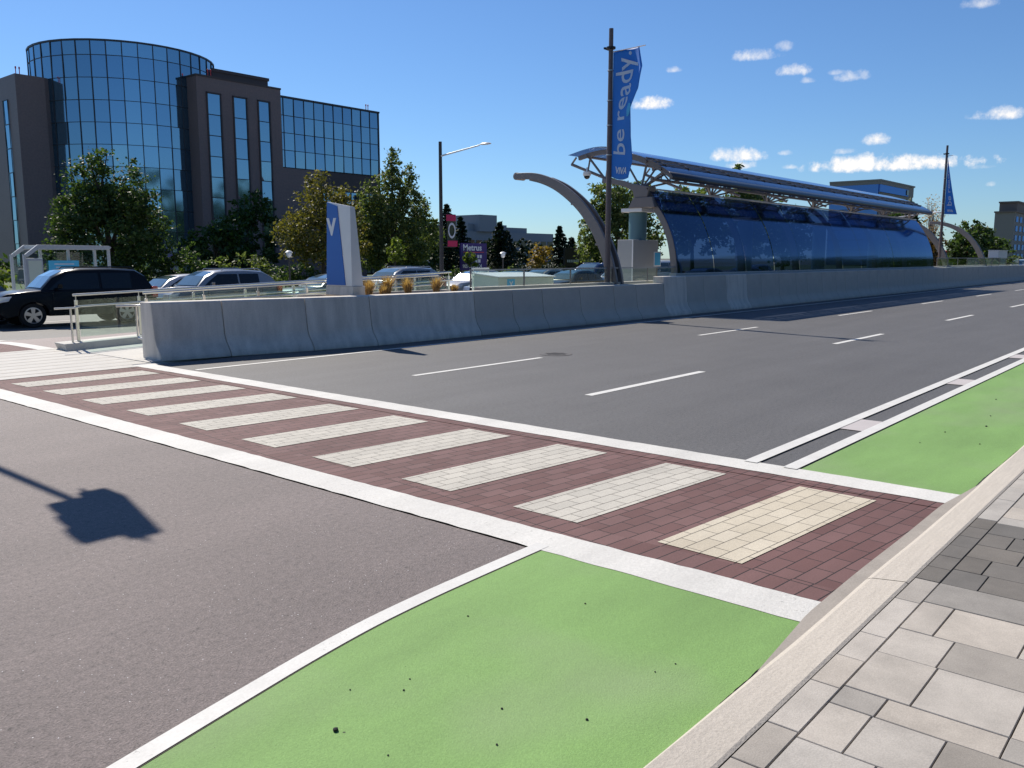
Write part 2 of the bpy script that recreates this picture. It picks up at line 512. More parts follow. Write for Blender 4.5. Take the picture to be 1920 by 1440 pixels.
class MB:
    def __init__(s):
        s.v, s.f, s.c = [], [], []

    def add(s, vs, fs, col=None):
        o = len(s.v)
        s.v += [tuple(p) for p in vs]
        for q in fs:
            s.f.append(tuple(o + i for i in q))
            s.c.append(col)
        return s

    def box(s, x0, x1, y0, y1, z0, z1, col=None):
        v = [(x0, y0, z0), (x1, y0, z0), (x1, y1, z0), (x0, y1, z0), (x0, y0, z1), (x1, y0, z1), (x1, y1, z1), (x0, y1, z1)]
        return s.add(v, [(3, 2, 1, 0), (4, 5, 6, 7), (0, 1, 5, 4), (1, 2, 6, 5), (2, 3, 7, 6), (3, 0, 4, 7)], col)

    def hexa(s, b, t):
        """eight corners: four of the bottom, four of the top, both counter-clockwise from above"""
        return s.add(list(b) + list(t), [(3, 2, 1, 0), (4, 5, 6, 7), (0, 1, 5, 4), (1, 2, 6, 5), (2, 3, 7, 6), (3, 0, 4, 7)])

    def prism(s, poly, axis, a, b):
        n = len(poly)
        def P(p, t):
            return {'x': (t, p[0], p[1]), 'y': (p[0], t, p[1]), 'z': (p[0], p[1], t)}[axis]
        vs = [P(p, a) for p in poly] + [P(p, b) for p in poly]
        fs = [tuple(range(n)), tuple(range(2 * n - 1, n - 1, -1))] + [(i, i + n, (i + 1) % n + n, (i + 1) % n) for i in range(n)]
        return s.add(vs, fs)

    def tube(s, pts, r, n=8, cap=True):
        pts = [Vector(p) for p in pts]
        rs = r if isinstance(r, (list, tuple)) else [r] * len(pts)
        rings = []
        prev = None
        for i, p in enumerate(pts):
            a = pts[max(i - 1, 0)]
            b = pts[min(i + 1, len(pts) - 1)]
            d = (b - a).normalized()
            if prev is None:
                u = d.orthogonal().normalized()
            else:
                u = (prev - d * prev.dot(d)).normalized()
            prev = u
            v = d.cross(u)
            rings.append([p + (u * math.cos(2 * math.pi * k / n) + v * math.sin(2 * math.pi * k / n)) * rs[i] for k in range(n)])
        vs = [q for rg in rings for q in rg]
        fs = []
        for i in range(len(pts) - 1):
            for k in range(n):
                k2 = (k + 1) % n
                fs.append((i * n + k, i * n + k2, (i + 1) * n + k2, (i + 1) * n + k))
        if cap:
            fs.append(tuple(range(n - 1, -1, -1)))
            fs.append(tuple((len(pts) - 1) * n + k for k in range(n)))
        return s.add(vs, fs)

    def bar(s, p, q, w, h):
        """rectangular bar from p to q, w across, h in the up-ish direction"""
        p, q = Vector(p), Vector(q)
        d = (q - p).normalized()
        side = d.cross(Vector((0, 0, 1)))
        if side.length < 1e-4:
            side = Vector((1, 0, 0))
        side.normalize()
        up = side.cross(d)
        a, b = side * w / 2, up * h / 2
        return s.hexa([p - a - b, p + a - b, q + a - b, q - a - b], [p - a + b, p + a + b, q + a + b, q - a + b])

    def lathe(s, prof, c=(0, 0, 0), axis='z', n=20):
        """prof: (radius, height) pairs"""
        vs, fs = [], []
        for (r, h) in prof:
            for k in range(n):
                a = 2 * math.pi * k / n
                x, y = r * math.cos(a), r * math.sin(a)
                p = {'z': (x, y, h), 'y': (x, h, y), 'x': (h, x, y)}[axis]
                vs.append((p[0] + c[0], p[1] + c[1], p[2] + c[2]))
        for i in range(len(prof) - 1):
            for k in range(n):
                k2 = (k + 1) % n
                fs.append((i * n + k, i * n + k2, (i + 1) * n + k2, (i + 1) * n + k))
        fs.append(tuple(range(n - 1, -1, -1)))
        fs.append(tuple((len(prof) - 1) * n + k for k in range(n)))
        return s.add(vs, fs)

    def sheet(s, fn, nu, nv):
        vs = [fn(i / nu, j / nv) for i in range(nu + 1) for j in range(nv + 1)]
        fs = [(i * (nv + 1) + j, (i + 1) * (nv + 1) + j, (i + 1) * (nv + 1) + j + 1, i * (nv + 1) + j + 1) for i in range(nu) for j in range(nv)]
        return s.add(vs, fs)

    def build(s, name, m, parent=None, smooth=False, bevel=0.0, seg=2, fix=True, solid=0.0, loc=None):
        me = bpy.data.meshes.new(name)
        me.from_pydata(s.v, [], s.f)
        if fix:
            bm = bmesh.new()
            bm.from_mesh(me)
            bmesh.ops.recalc_face_normals(bm, faces=bm.faces)
            bm.to_mesh(me)
            bm.free()
        if any(c is not None for c in s.c):
            at = me.color_attributes.new('stone', 'FLOAT_COLOR', 'CORNER')
            i = 0
            for p, c in zip(me.polygons, s.c):
                for l in p.loop_indices:
                    at.data[l].color = (*(c or (.3, .3, .3)), 1)
        me.materials.append(MATS[m] if isinstance(m, str) else m)
        o = bpy.data.objects.new(name, me)
        COL.objects.link(o)
        if parent is not None:
            o.parent = parent
        if loc is not None:
            o.location = loc
        if smooth:
            me.polygons.foreach_set('use_smooth', [True] * len(me.polygons))
            if smooth != 'all':
                me.set_sharp_from_angle(angle=R(38))
        if solid:
            md = o.modifiers.new('thickness', 'SOLIDIFY')
            md.thickness = solid
            md.offset = 0
        if bevel:
            md = o.modifiers.new('bevel', 'BEVEL')
            md.width = bevel
            md.segments = seg
            md.limit_method = 'ANGLE'
            md.angle_limit = R(30)
        return o


def tag(o, label, cat, group=None, kind=None):
    o['label'] = label
    o['category'] = cat
    if group:
        o['group'] = group
    if kind:
        o['kind'] = kind
    return o


def thing(name, label, cat, loc=(0, 0, 0), rz=0.0, group=None):
    o = bpy.data.objects.new(name, None)
    COL.objects.link(o)
    o.location = loc
    o.rotation_euler = (0, 0, rz)
    o.empty_display_size = 0.2
    return tag(o, label, cat, group)


def struct(o):
    o['kind'] = 'structure'
    return o


def copy_tree(o, parent=None):
    c = o.copy()
    COL.objects.link(c)
    c.parent = parent
    for ch in [x for x in bpy.data.objects if x.parent == o]:
        copy_tree(ch, c)
    return c


def text_mesh(s, size, extrude=0.004, align='LEFT', res=3, weight=0.0):
    cu = bpy.data.curves.new('lettering', 'FONT')
    cu.body = s
    cu.size = size
    cu.extrude = extrude
    cu.align_x = align
    cu.resolution_u = res
    cu.offset = weight
    ob = bpy.data.objects.new('lettering', cu)
    me = bpy.data.meshes.new_from_object(ob)
    bpy.data.objects.remove(ob)
    bpy.data.curves.remove(cu)
    return me


def text_part(s, size, name, m, parent, fn, extrude=0.004, weight=0.0, align='LEFT'):
    """lettering laid on a surface: fn maps flat text coordinates (x, y, depth) to the thing's space"""
    me = text_mesh(s, size, extrude, align, weight=weight)
    for v in me.vertices:
        v.co = fn(v.co.x, v.co.y, v.co.z)
    me.name = name
    me.materials.clear()
    me.materials.append(MATS[m])
    o = bpy.data.objects.new(name, me)
    COL.objects.link(o)
    o.parent = parent
    return o


def zg(y):
    """ground level: the far carriageway lies a little lower than the near one"""
    t = min(max((y - 19.0) / 6.0, 0), 1)
    return -0.35 * t * t * (3 - 2 * t)


def strip(name, poly, m, z=0.0, sub=None):
    """flat sheet from a polygon, following the ground level"""
    mb = MB()
    mb.add([(x, y, zg(y) + z) for x, y in poly], [tuple(range(len(poly)))])
    return struct(mb.build(name, m))


def band(name, x0, x1, y0, y1, m, z=0.0, ny=12):
    mb = MB()
    mb.sheet(lambda u, v: (x0 + (x1 - x0) * u, y0 + (y1 - y0) * v, zg(y0 + (y1 - y0) * v) + z), 1, ny)
    return struct(mb.build(name, m))

# ================================================================== GROUND
mb = MB()
ys = [-2500, -300, -60, -20, -6, 0, 10, 17, 19, 20, 21, 22, 23, 24, 25, 30, 60, 200, 2800]
for i in range(len(ys) - 1):
    a, b = ys[i], ys[i + 1]
    mb.add([(-2500, a, zg(a) - 0.05), (3500, a, zg(a) - 0.05), (3500, b, zg(b) - 0.05), (-2500, b, zg(b) - 0.05)], [(0, 1, 2, 3)])
struct(mb.build('ground', 'far_ground'))

X0, X1 = 3.88, 6.86                       # the crosswalk runs between these
band('intersection_road', -60, X0, 1.30, 33.6, 'asphalt_red', 0.0, 40)
band('road', X1, 400, 1.30, 13.6, 'asphalt', 0.0, 1)
band('rapidway_road', X1, 400, 17.3, 21.4, 'asphalt_lane', 0.0, 8)
band('far_road', X1, 400, 21.4, 33.6, 'asphalt', 0.0, 16)
band('crosswalk_paving', X0 + .30, X1 - .30, 1.46, 13.55, 'paver_red', 0.0, 2)
# edge course of pavers along both sides of the crosswalk, laid a hair above
band('crosswalk_edge_paving', X0 + .325, 4.42, 1.47, 13.5, 'paver_red_edge', 0.004, 2)
band('crosswalk_edge_paving', 6.40, X1 - .315, 1.47, 13.5, 'paver_red_edge', 0.004, 2)
for (a, b, c, d) in [((4.48, 2.62), (6.33, 2.46), (6.31, 1.88), (4.46, 2.05)), ((4.48, 3.80), (6.33, 3.64), (6.32, 3.07), (4.47, 3.23)),
                     ((4.49, 4.98), (6.33, 4.81), (6.32, 4.24), (4.48, 4.42)), ((4.49, 6.15), (6.32, 5.96), (6.32, 5.39), (4.48, 5.58)),
                     ((4.50, 7.29), (6.32, 7.12), (6.32, 6.56), (4.50, 6.72)), ((4.52, 8.52), (6.34, 8.29), (6.35, 7.74), (4.51, 7.94)),
                     ((4.53, 9.73), (6.36, 9.53), (6.36, 8.98), (4.53, 9.20)), ((4.52, 10.88), (6.36, 10.68), (6.37, 10.14), (4.53, 10.34)),
                     ((4.50, 12.02), (6.36, 11.84), (6.37, 11.29), (4.52, 11.46)), ((4.48, 13.06), (6.36, 13.03), (6.38, 12.50), (4.51, 12.54))]:
    strip('crosswalk_bar', [a, b, c, d], 'paver_cream_warm' if b[1] < 2.5 else 'paver_cream', 0.004)


def wobble_strip(name, x0, x1, y0, y1, m, z, amp=0.012, step=0.12, base=0.0):
    """band with slightly uneven long edges"""
    n = max(2, int(abs(y1 - y0) / step))
    r = random.Random(name + str(x0))
    L = [(x0 + r.uniform(-amp, amp), y0 + (y1 - y0) * i / n) for i in range(n + 1)]
    Rr = [(x1 + r.uniform(-amp, amp), y0 + (y1 - y0) * i / n) for i in range(n + 1)]
    mb = MB()
    for i in range(n):
        mb.add([(*L[i], z), (*Rr[i], z), (*Rr[i + 1], z), (*L[i + 1], z)], [(0, 1, 2, 3)])
    return struct(mb.build(name, m))


wobble_strip('crosswalk_border', X0 + .01, X0 + .32, 1.47, 13.75, 'white_concrete', 0.0065, 0.006)
wobble_strip('crosswalk_border', X1 - .31, X1, 1.44, 13.75, 'white_concrete', 0.0065, 0.006)
# dark patched edge of the asphalt along the border
mbp = MB()
r_ = random.Random(5)
prev = None
for i in range(90):
    y = 3.3 + i * 0.115
    wd = 0.005 + 0.045 * max(0, math.sin(i * 0.23) * math.sin(i * 0.071 + 1)) + r_.uniform(0, 0.02)
    cur = (X0 + .012, X0 - wd, y)
    if prev:
        mbp.add([(prev[0], prev[2], .003), (prev[1], prev[2], .003), (cur[1], y, .003), (cur[0], y, .003)], [(0, 1, 2, 3)])
    prev = cur

# crosswalk beyond the median
band('crosswalk_paving', X0 + .30, X1 - .30, 17.45, 33.4, 'paver_red', 0.003, 20)
band('crosswalk_border', X1 - .31, X1, 17.4, 33.4, 'white_concrete', 0.007, 20)
band('crosswalk_border', X0 + .01, X0 + .31, 17.4, 33.4, 'white_concrete', 0.007, 20)

# ---- green cycle lane, near side
def kerb_y(x):
    return 1.42 + 0.004 * math.sin(x * 1.7) + 0.002 * math.sin(x * 4.1 + 1)


def green_lane(x0, x1, ytop, step):
    mb = MB()
    r = random.Random(int(x0 * 10))
    n = int((x1 - x0) / step)
    pts = []
    for i in range(n + 1):
        x = x0 + (x1 - x0) * i / n
        fade = 0.022 * abs(math.sin(x * 2.3)) * abs(math.sin(x * 0.9 + 1))
        pts.append((x, kerb_y(x) - 0.004 + fade * .5 + r.uniform(0, 0.006), ytop(x)))
    for i in range(n):
        a, b = pts[i], pts[i + 1]
        mb.add([(a[0], a[1], .004), (b[0], b[1], .004), (b[0], b[2], .004), (a[0], a[2], .004)], [(0, 1, 2, 3)])
    return struct(mb.build('cycle_lane', 'green_paint'))


def left_top(x):
    if x < .6:
        return 2.60 + .36 * (x - .6) if x > -2 else 1.664
    return float(np.interp(x, LT_X, LT_Y))


LT_X = np.linspace(.6, 3.95, 60)
_y = np.interp(LT_X, [.3, .6, 1.25, 1.72, 2.31, 2.77, 3.3, 3.92, 4.3], [2.51, 2.60, 2.755, 2.855, 2.978, 3.032, 3.055, 3.073, 3.08])
LT_Y = np.convolve(np.pad(_y, 6, mode='reflect', reflect_type='odd'), np.ones(13) / 13, 'valid')
green_lane(-5, X0 + .015, left_top, 0.035)
mb = MB()
n = 120
for i in range(n):
    xa, xb = -5 + 8.97 * i / n, -5 + 8.97 * (i + 1) / n
    q = random.Random(i).uniform(-.003, .003)
    mb.add([(xa, left_top(xa) + .005, .008), (xb, left_top(xb) + .005, .008), (xb, left_top(xb) + .10, .008), (xa, left_top(xa) + .10, .008)],
           [(0, 1, 2, 3)])
struct(mb.build('lane_line', 'line_paint'))
# dark hairline between white line and green
mb = MB()
for i in range(n):
    xa, xb = -5 + 8.9 * i / n, -5 + 8.9 * (i + 1) / n
    mb.add([(xa, left_top(xa) - .002, .0055), (xb, left_top(xb) - .002, .0055), (xb, left_top(xb) + .010, .0055), (xa, left_top(xa) + .010, .0055)], [(0, 1, 2, 3)])
struct(mb.build('paint_gap', 'joint_sand'))

green_lane(X1 - .01, 140, lambda x: 2.665, 0.05)
strip('lane_line', [(X1 - .05, 2.68), (220, 2.68), (220, 2.80), (X1 - .05, 2.80)], 'line_paint', 0.012)
strip('lane_line', [(X1 - .05, 3.03), (220, 3.03), (220, 3.15), (X1 - .05, 3.15)], 'line_paint', 0.012)
for k in range(22):
    x = 8.80 + 4.17 * k
    strip('buffer_patch', [(x, 2.80), (x + .66, 2.80), (x + .66, 3.03), (x, 3.03)], 'pale_patch', 0.008)
for k in range(14):
    x = 8.72 + 8.9 * k
    strip('lane_dash', [(x, 9.31), (x + 3.09, 9.31), (x + 3.09, 9.41), (x, 9.41)], 'line_paint', 0.004)
    x = 8.90 + 8.75 * k
    strip('lane_dash', [(x, 6.22), (x + 3.07, 6.22), (x + 3.07, 6.34), (x, 6.34)], 'line_paint', 0.004)
strip('edge_line', [(X1 + .1, 12.42), (85, 12.42), (85, 12.52), (X1 + .1, 12.52)], 'line_paint', 0.004)
band('yellow_line', 7.6, 300, 21.35, 21.47, 'yellow_paint', 0.006, 2)
for k in range(12):
    x = 9.5 + 9 * k
    strip('far_lane_dash', [(x, 26.6), (x + 3, 26.6), (x + 3, 26.72), (x, 26.72)], 'line_paint', 0.006)
    strip('far_lane_dash', [(x, 30.1), (x + 3, 30.1), (x + 3, 30.22), (x, 30.22)], 'line_paint', 0.006)
band('stop_line', 7.5, 7.95, 21.6, 33.4, 'line_paint', 0.006, 14)

# ---- kerb, gutter and sidewalk of the near side
mb = MB()
nx = 260
KJ = [1.62, 4.66, 7.7, 10.75]
xs = sorted(list(np.concatenate([np.linspace(-6, 12, 160), np.linspace(12.5, 160, 90)])) + [j + d for j in KJ for d in (-.004, .004)])


def taper(x):
    return min(max((x - 3.2) / .8, 0), 1) * min(max((7.3 - x) / .8, 0), 1)


def kerb_prof(x):
    flush = min(max((x - 2.4) / 1.2, 0), 1) * min(max((9.5 - x) / 2.0, 0), 1)   # dropped at the crosswalk
    h = 0.055 - 0.030 * flush
    gw = 0.0
    y = kerb_y(x)
    return [(y - gw, .002), (y - gw - .015, h * .55), (y - gw - .04, h), (1.215, .046), (1.20, .040)]


for i in range(len(xs) - 1):
    if any(abs((xs[i] + xs[i + 1]) / 2 - j) < .001 for j in KJ):
        continue
    a, b = kerb_prof(xs[i]), kerb_prof(xs[i + 1])
    for j in range(4):
        mb.add([(xs[i], *a[j]), (xs[i + 1], *b[j]), (xs[i + 1], *b[j + 1]), (xs[i], *a[j + 1])], [(0, 1, 2, 3)])
struct(mb.build('kerb', 'kerb_stone', smooth=True))
mb = MB()
for i in range(len(xs) - 1):
    if not 3.2 < xs[i] < 7.3:
        continue
    a, b = kerb_prof(xs[i]), kerb_prof(xs[i + 1])
    mb.add([(xs[i], a[0][0] - .02, .0105), (xs[i + 1], b[0][0] - .02, .0105), (xs[i + 1], kerb_y(xs[i + 1]) - .01 + .075 * taper(xs[i + 1]), .0105), (xs[i], kerb_y(xs[i]) - .01 + .075 * taper(xs[i]), .0105)],
           [(0, 1, 2, 3)])
struct(mb.build('gutter', 'gutter'))

band('sidewalk_base', -10, 200, -9, 1.215, 'joint_sand', 0.012, 1)
mb = MB()
r = random.Random(21)
GAP = 0.0028


def stone(x0, x1, y0, y1, tone):
    c = tone * (1 + r.uniform(-.10, .10))
    wv = r.uniform(-.02, .02)
    col = (c * (1.0 + wv), c * .915, c * (.805 - wv))
    z = 0.040 + r.uniform(-.0015, .0015)
    e = 0.002
    x0 += GAP; x1 -= GAP; y0 += GAP; y1 -= GAP
    t = [(x0 + e, y0 + e, z), (x1 - e, y0 + e, z), (x1 - e, y1 - e, z), (x0 + e, y1 - e, z)]
    b = [(x0, y0, z - .003), (x1, y0, z - .003), (x1, y1, z - .003), (x0, y1, z - .003)]
    d = [(p[0], p[1], 0.012) for p in b]
    mb.add(t + b + d, [(0, 1, 2, 3)] + [(i, 4 + i, 4 + (i + 1) % 4, (i + 1) % 4) for i in range(4)]
           + [(4 + i, 8 + i, 8 + (i + 1) % 4, 4 + (i + 1) % 4) for i in range(4)], col)


def tone_at(x):
    return 0.15 if 4.78 < x < 6.15 else 0.43


# header course along the kerb
x = 0.0
while x < 60:
    ln = 0.235 if 4.7 < x < 6.1 else r.choice((.30, .42, .52, .60))
    if x < 4.78 < x + ln + .08:
        ln = 4.78 - x
    tn = tone_at(x + ln / 2) * (r.choice((1, 1, 1, .86)))
    stone(x, x + ln, 1.075, 1.20, tn)
    x += ln
# main paving: courses across the walk
x = 0.0
k = 0
while x < 60:
    wd = 0.272 if 4.7 < x < 6.1 else r.choice((.17, .25, .32, .40))
    if x < 4.78 < x + wd + .09:
        wd = 4.78 - x
    y = 1.075
    while y > -3.5:
        ln = (.24 if r.random() < .5 else .30) if 4.7 < x < 6.1 else r.choice((.26, .34, .42, .52))
        if y == 1.075:
            ln *= r.uniform(.5, 1)
        tn = tone_at(x + wd / 2)
        if tn > .3:
            tn *= r.choice((1, 1, 1, 1.05, .94, .88, .70))
        stone(x, x + wd, y - ln, y, tn)
        y -= ln
    x += wd
struct(mb.build('sidewalk', 'stone'))

# ---- pebbles on the green lane
PEBBLES = [(1.83, 2.42, .011), (2.06, 2.62, .004), (1.9, 1.9, .004), (2.35, 2.05, .005), (3.0, 1.75, .004), (3.12, 1.72, .004), (2.5, 1.75, .006), (2.2, 2.45, .005),
           (2.28, 2.5, .004), (3.4, 2.4, .005), (2.9, 2.75, .005), (2.15, 1.9, .005), (1.85, 2.15, .004), (9.9, 1.9, .011), (9.3, 2.15, .008), (10.6, 2.0, .008), (11.2, 1.75, .009),
           (8.6, 2.2, .006), (8.9, 1.75, .007), (11.9, 2.2, .009)]
for i, (px, py, pr) in enumerate(PEBBLES):
    mb = MB()
    rr = random.Random(i)
    mb.lathe([(pr * .5, 0), (pr, pr * .35), (pr * .85, pr * .9), (pr * .3, pr * 1.25)], n=7)
    mb.v = [(a * rr.uniform(.75, 1.2), b * rr.uniform(.75, 1.2), c) for a, b, c in mb.v]
    o = mb.build('pebble', 'tyre', smooth=True, loc=(px, py, .004))
    tag(o, 'tiny dark pebble lying on the green cycle lane', 'pebble', 'pebbles on the green cycle lane')

# ---- manhole cover in the far lane
t = thing('manhole_cover', 'round cast iron manhole cover set in the asphalt beside a white dash', 'manhole cover', (12.42, 9.50, 0))
mb = MB(); mb.lathe([(.30, 0.001), (.30, .006), (.27, .0065)], n=32); mb.build('frame', 'iron', t, smooth=True)
mb = MB(); mb.lathe([(.26, .002), (.26, .0075)], n=32)
for a in range(-3, 4):
    for b in range(-3, 4):
        if a * a + b * b < 10:
            mb.box(a * .065 - .02, a * .065 + .02, b * .065 - .02, b * .065 + .02, .0076, .012)
mb.build('lid', 'iron', t)

# ---- median: paved nose, ramp, platform
mb = MB()
mb.add([(4.0, 13.55, .006), (6.95, 13.55, .006), (7.0, 17.4, .02), (6.75, 17.45, .02), (3.9, 17.45, .006)], [(0, 1, 2, 3, 4)])
struct(mb.build('median_paving', 'median_concrete'))
mb = MB()
for k in range(9):
    y = 13.85 + k * .42
    mb.add([(3.95, y, .0085), (6.9, y + .05, .024), (6.9, y + .075, .024), (3.95, y + .025, .0085)], [(0, 1, 2, 3)])
struct(mb.build('paving_groove', 'kerb_stone'))
mb = MB()
mb.hexa([(6.9, 13.9, -.05), (17, 13.9, -.05), (17, 16.85, -.05), (6.9, 16.85, -.05)], [(6.9, 13.9, .02), (17, 13.9, .33), (17, 16.85, .33), (6.9, 16.85, .02)])
struct(mb.build('ramp', 'median_concrete'))
mb = MB()
mb.box(17.0, 68, 13.9, 18.4, -.05, .35)
struct(mb.build('platform', 'median_concrete'))
mb = MB()
mb.box(17.0, 68, 18.4, 18.75, -.05, .345)
struct(mb.build('platform_edge', 'yellow_paint'))
mb = MB()
mb.hexa([(85, 16.2, -.02), (120, 15.6, -.02), (120, 18.4, -.02), (85, 17.6, -.02)], [(85.2, 16.3, .28), (120, 15.7, .28), (120, 18.3, .28), (85.2, 17.5, .28)])
struct(mb.build('median_island', 'white_concrete'))

# far sidewalk, verge
mb = MB(); mb.box(-60, 400, 33.6, 34.0, -.45, -.19); struct(mb.build('far_kerb', 'kerb_stone'))
mb = MB(); mb.box(-60, 400, 34.0, 40.5, -.45, -.20); struct(mb.build('far_sidewalk', 'median_concrete'))
mb = MB(); mb.box(-60, 400, 40.5, 95, -.45, -.205); struct(mb.build('lawn', 'grass_ground'))
mb = MB(); mb.box(62, 140, 52, 66, -.3, -.19); struct(mb.build('parking_lot', 'asphalt'))
mb = MB(); mb.box(120, 400, 15.8, 31, -.3, .02); struct(mb.build('far_verge', 'grass_ground'))

# ================================================================== CONCRETE BARRIER
BX = [7.12, 8.34, 9.90, 11.30, 14.35, 15.70, 16.85, 18.45, 20.05, 21.20, 22.75, 24.15, 25.25, 26.85, 28.45, 29.6, 31.2, 32.8]
while BX[-1] < 80:
    BX.append(BX[-1] + (1.12 if len(BX) % 3 == 0 else 1.6))


def bfront(x):
    return float(np.interp(x, [6.95, 8.3, 9.9, 11.3, 14.3, 23, 80], [13.93, 13.70, 13.36, 13.14, 13.10, 13.08, 13.08]))


def bheight(x):
    return 1.0 if x < 22.7 else 1.2


def bprof(x, h, gap):
    y = bfront(x)
    dep = float(np.interp(x, [6.95, 8.3, 11.3], [.64, .62, .62]))
    return [(y, 0), (y + .005, .07), (y + .06, .16), (y + .14, .27), (y + .185, .40), (y + .25, h - .03), (y + .275, h), (y + dep, h), (y + dep, 0)]


BLAB = ['end block of the concrete barrier, nearest the crosswalk', 'second concrete barrier block from the crosswalk end',
        'third concrete barrier block from the crosswalk, left of the blue sign', 'long concrete barrier block directly below the blue and white sign',
        'concrete barrier block just right of the dry grass planter', 'concrete barrier block below the pale green cabinet']
for i in range(len(BX) - 1):
    xa, xb = BX[i] + .008, BX[i + 1] - .008
    h = bheight((xa + xb) / 2)
    A, B = bprof(xa, h, 0), bprof(xb, h, 0)
    mb = MB()
    o = (xa + xb) / 2
    n = len(A)
    mb.add([(xa - o, *p) for p in A] + [(xb - o, *p) for p in B], [tuple(range(n)), tuple(range(2 * n - 1, n - 1, -1))] + [(j, j + n, (j + 1) % n + n, (j + 1) % n) for j in range(n)])
    ob = mb.build('barrier_block', 'concrete' if xb < 15 or i in (10, 13) else 'concrete_dark', bevel=.012, seg=2, smooth=True)
    ob.location = (o, 0, 0)
    if i < 6:
        lab = BLAB[i]
    elif xb < 20.6:
        lab = 'concrete barrier block under the glass balustrade, left of the near banner pole'
    elif xb < 24.3:
        lab = 'concrete barrier block under the glass balustrade, right of the near banner pole'
    elif xb < 55:
        lab = 'concrete barrier block in the run below the curved blue glass wall'
    else:
        lab = 'concrete barrier block in the distant run beyond the glass shelter'
    tag(ob, lab, 'barrier', 'concrete barrier blocks along the median')

# low ledge wall that carries the balustrade behind the barrier
mb = MB(); mb.box(15.2, 24.3, 13.90, 14.12, .0, 1.06)
tag(mb.build('ledge_wall', 'concrete_dark', bevel=.01), 'low grey concrete ledge under the glass balustrade behind the barrier', 'low wall')
mb = MB(); mb.box(24.3, 67.5, 13.78, 14.04, .0, 1.27)
tag(mb.build('ledge_wall', 'median_concrete', bevel=.01), 'pale concrete ledge at the foot of the curved glass wall', 'low wall')

# planter with dry grass tufts beside the sign
t = thing('planter', 'soil filled concrete planter behind the barrier holding dry grass tufts', 'planter', (13.2, 14.4, 0))
mb = MB(); mb.box(-2.45, 1.95, -.62, .55, 0, .90); mb.build('soil', 'soil', t)
mb = MB(); mb.box(-2.5, 2.0, .552, .70, 0, .985); mb.build('back_wall', 'concrete', t)


def tuft(seed, h, n, lean):
    rr = np.random.default_rng(seed)
    V, F = [], []
    for i in range(n):
        a = rr.uniform(0, 6.283); rd = rr.uniform(0, .06)
        px, py = rd * math.cos(a), rd * math.sin(a)
        hh = h * rr.uniform(.55, 1.0)
        sp = rr.uniform(.02, .16) * h / .35
        tx, ty = px + math.cos(a) * sp + lean * hh, py + math.sin(a) * sp
        wv = rr.uniform(.005, .009)
        b = a + 1.57
        dx, dy = math.cos(b) * wv, math.sin(b) * wv
        mx, my = px + (tx - px) * .35, py + (ty - py) * .35
        k = len(V)
        V += [(px - dx, py - dy, 0), (px + dx, py + dy, 0), (mx + dx, my + dy, hh * .6), (mx - dx, my - dy, hh * .6), (tx, ty, hh)]
        F += [(k, k + 1, k + 2, k + 3), (k + 3, k + 2, k + 4)]
    return V, F


TUFTS = [(12.02, .34, 'dry grass tuft right beside the blue and white sign', .05), (12.62, .40, 'tallest dry grass tuft, second from the blue and white sign', .1),
         (12.40, .22, 'short sprawling grass tuft between two taller ones', .25), (13.25, .36, 'straw coloured grass tuft in the middle of the planter', -.08), (14.05, .36, 'bushy dry grass tuft near the right end of the planter', .03),
         (14.75, .20, 'small low grass tuft at the planter\'s right end', 0)]
for i, (px, h, lab, ln) in enumerate(TUFTS):
    V, F = tuft(i, h * 1.3, 230, ln)
    mb = MB(); mb.add(V, F)
    o = mb.build('grass_tuft', 'dry_grass', fix=False, loc=(px, 14.25 + .1 * (i % 2), .90))
    at = o.data.attributes.new('tone', 'FLOAT', 'FACE')
    at.data.foreach_set('value', np.random.default_rng(i).random(len(o.data.polygons)))
    tag(o, lab, 'grass tuft', 'dry grass tufts in the planter')

# ================================================================== BLUE AND WHITE PYLON SIGN
t = thing('pylon_sign', 'tall tapered blue and white sign with a white letter V', 'sign', (11.35, 14.4, .98))
# faces -X; road side edge slopes inward to the top
yb0, yb1, yt0, yt1 = -.43, .46, -.34, .35
mb = MB()
mb.hexa([(0, yb0, 0), (.34, yb0, 0), (.34, yb1, 0), (0, yb1, 0)], [(0.02, yb0 + .0, .19), (.34, yb0, .19), (.34, yb1, .19), (0.02, yb1, .19)])
mb.build('base', 'concrete', t, bevel=.01)
mb = MB()
mb.hexa([(.02, -.40, .192), (.32, -.40, .192), (.32, .44, .192), (.02, .44, .192)], [(.02, -.40, 1.82), (.15, -.40, 1.80), (.15, .34, 1.92), (.02, .34, 1.94)])
mb.build('body', 'white_metal', t, bevel=.012)
mb = MB()
mb.hexa([(.006, -.20, .21), (.018, -.20, .21), (.018, .425, .21), (.006, .425, .21)], [(.006, .00, 1.83), (.018, .00, 1.83), (.018, .335, 1.925), (.006, .335, 1.925)])
mb.build('blue_panel', 'sign_blue', t)
text_part('V', .46, 'letter', 'letter_white', t, lambda x, y, z: Vector((.0035 - z, .335 - x * .95, 1.26 + y)), .002, weight=.022)

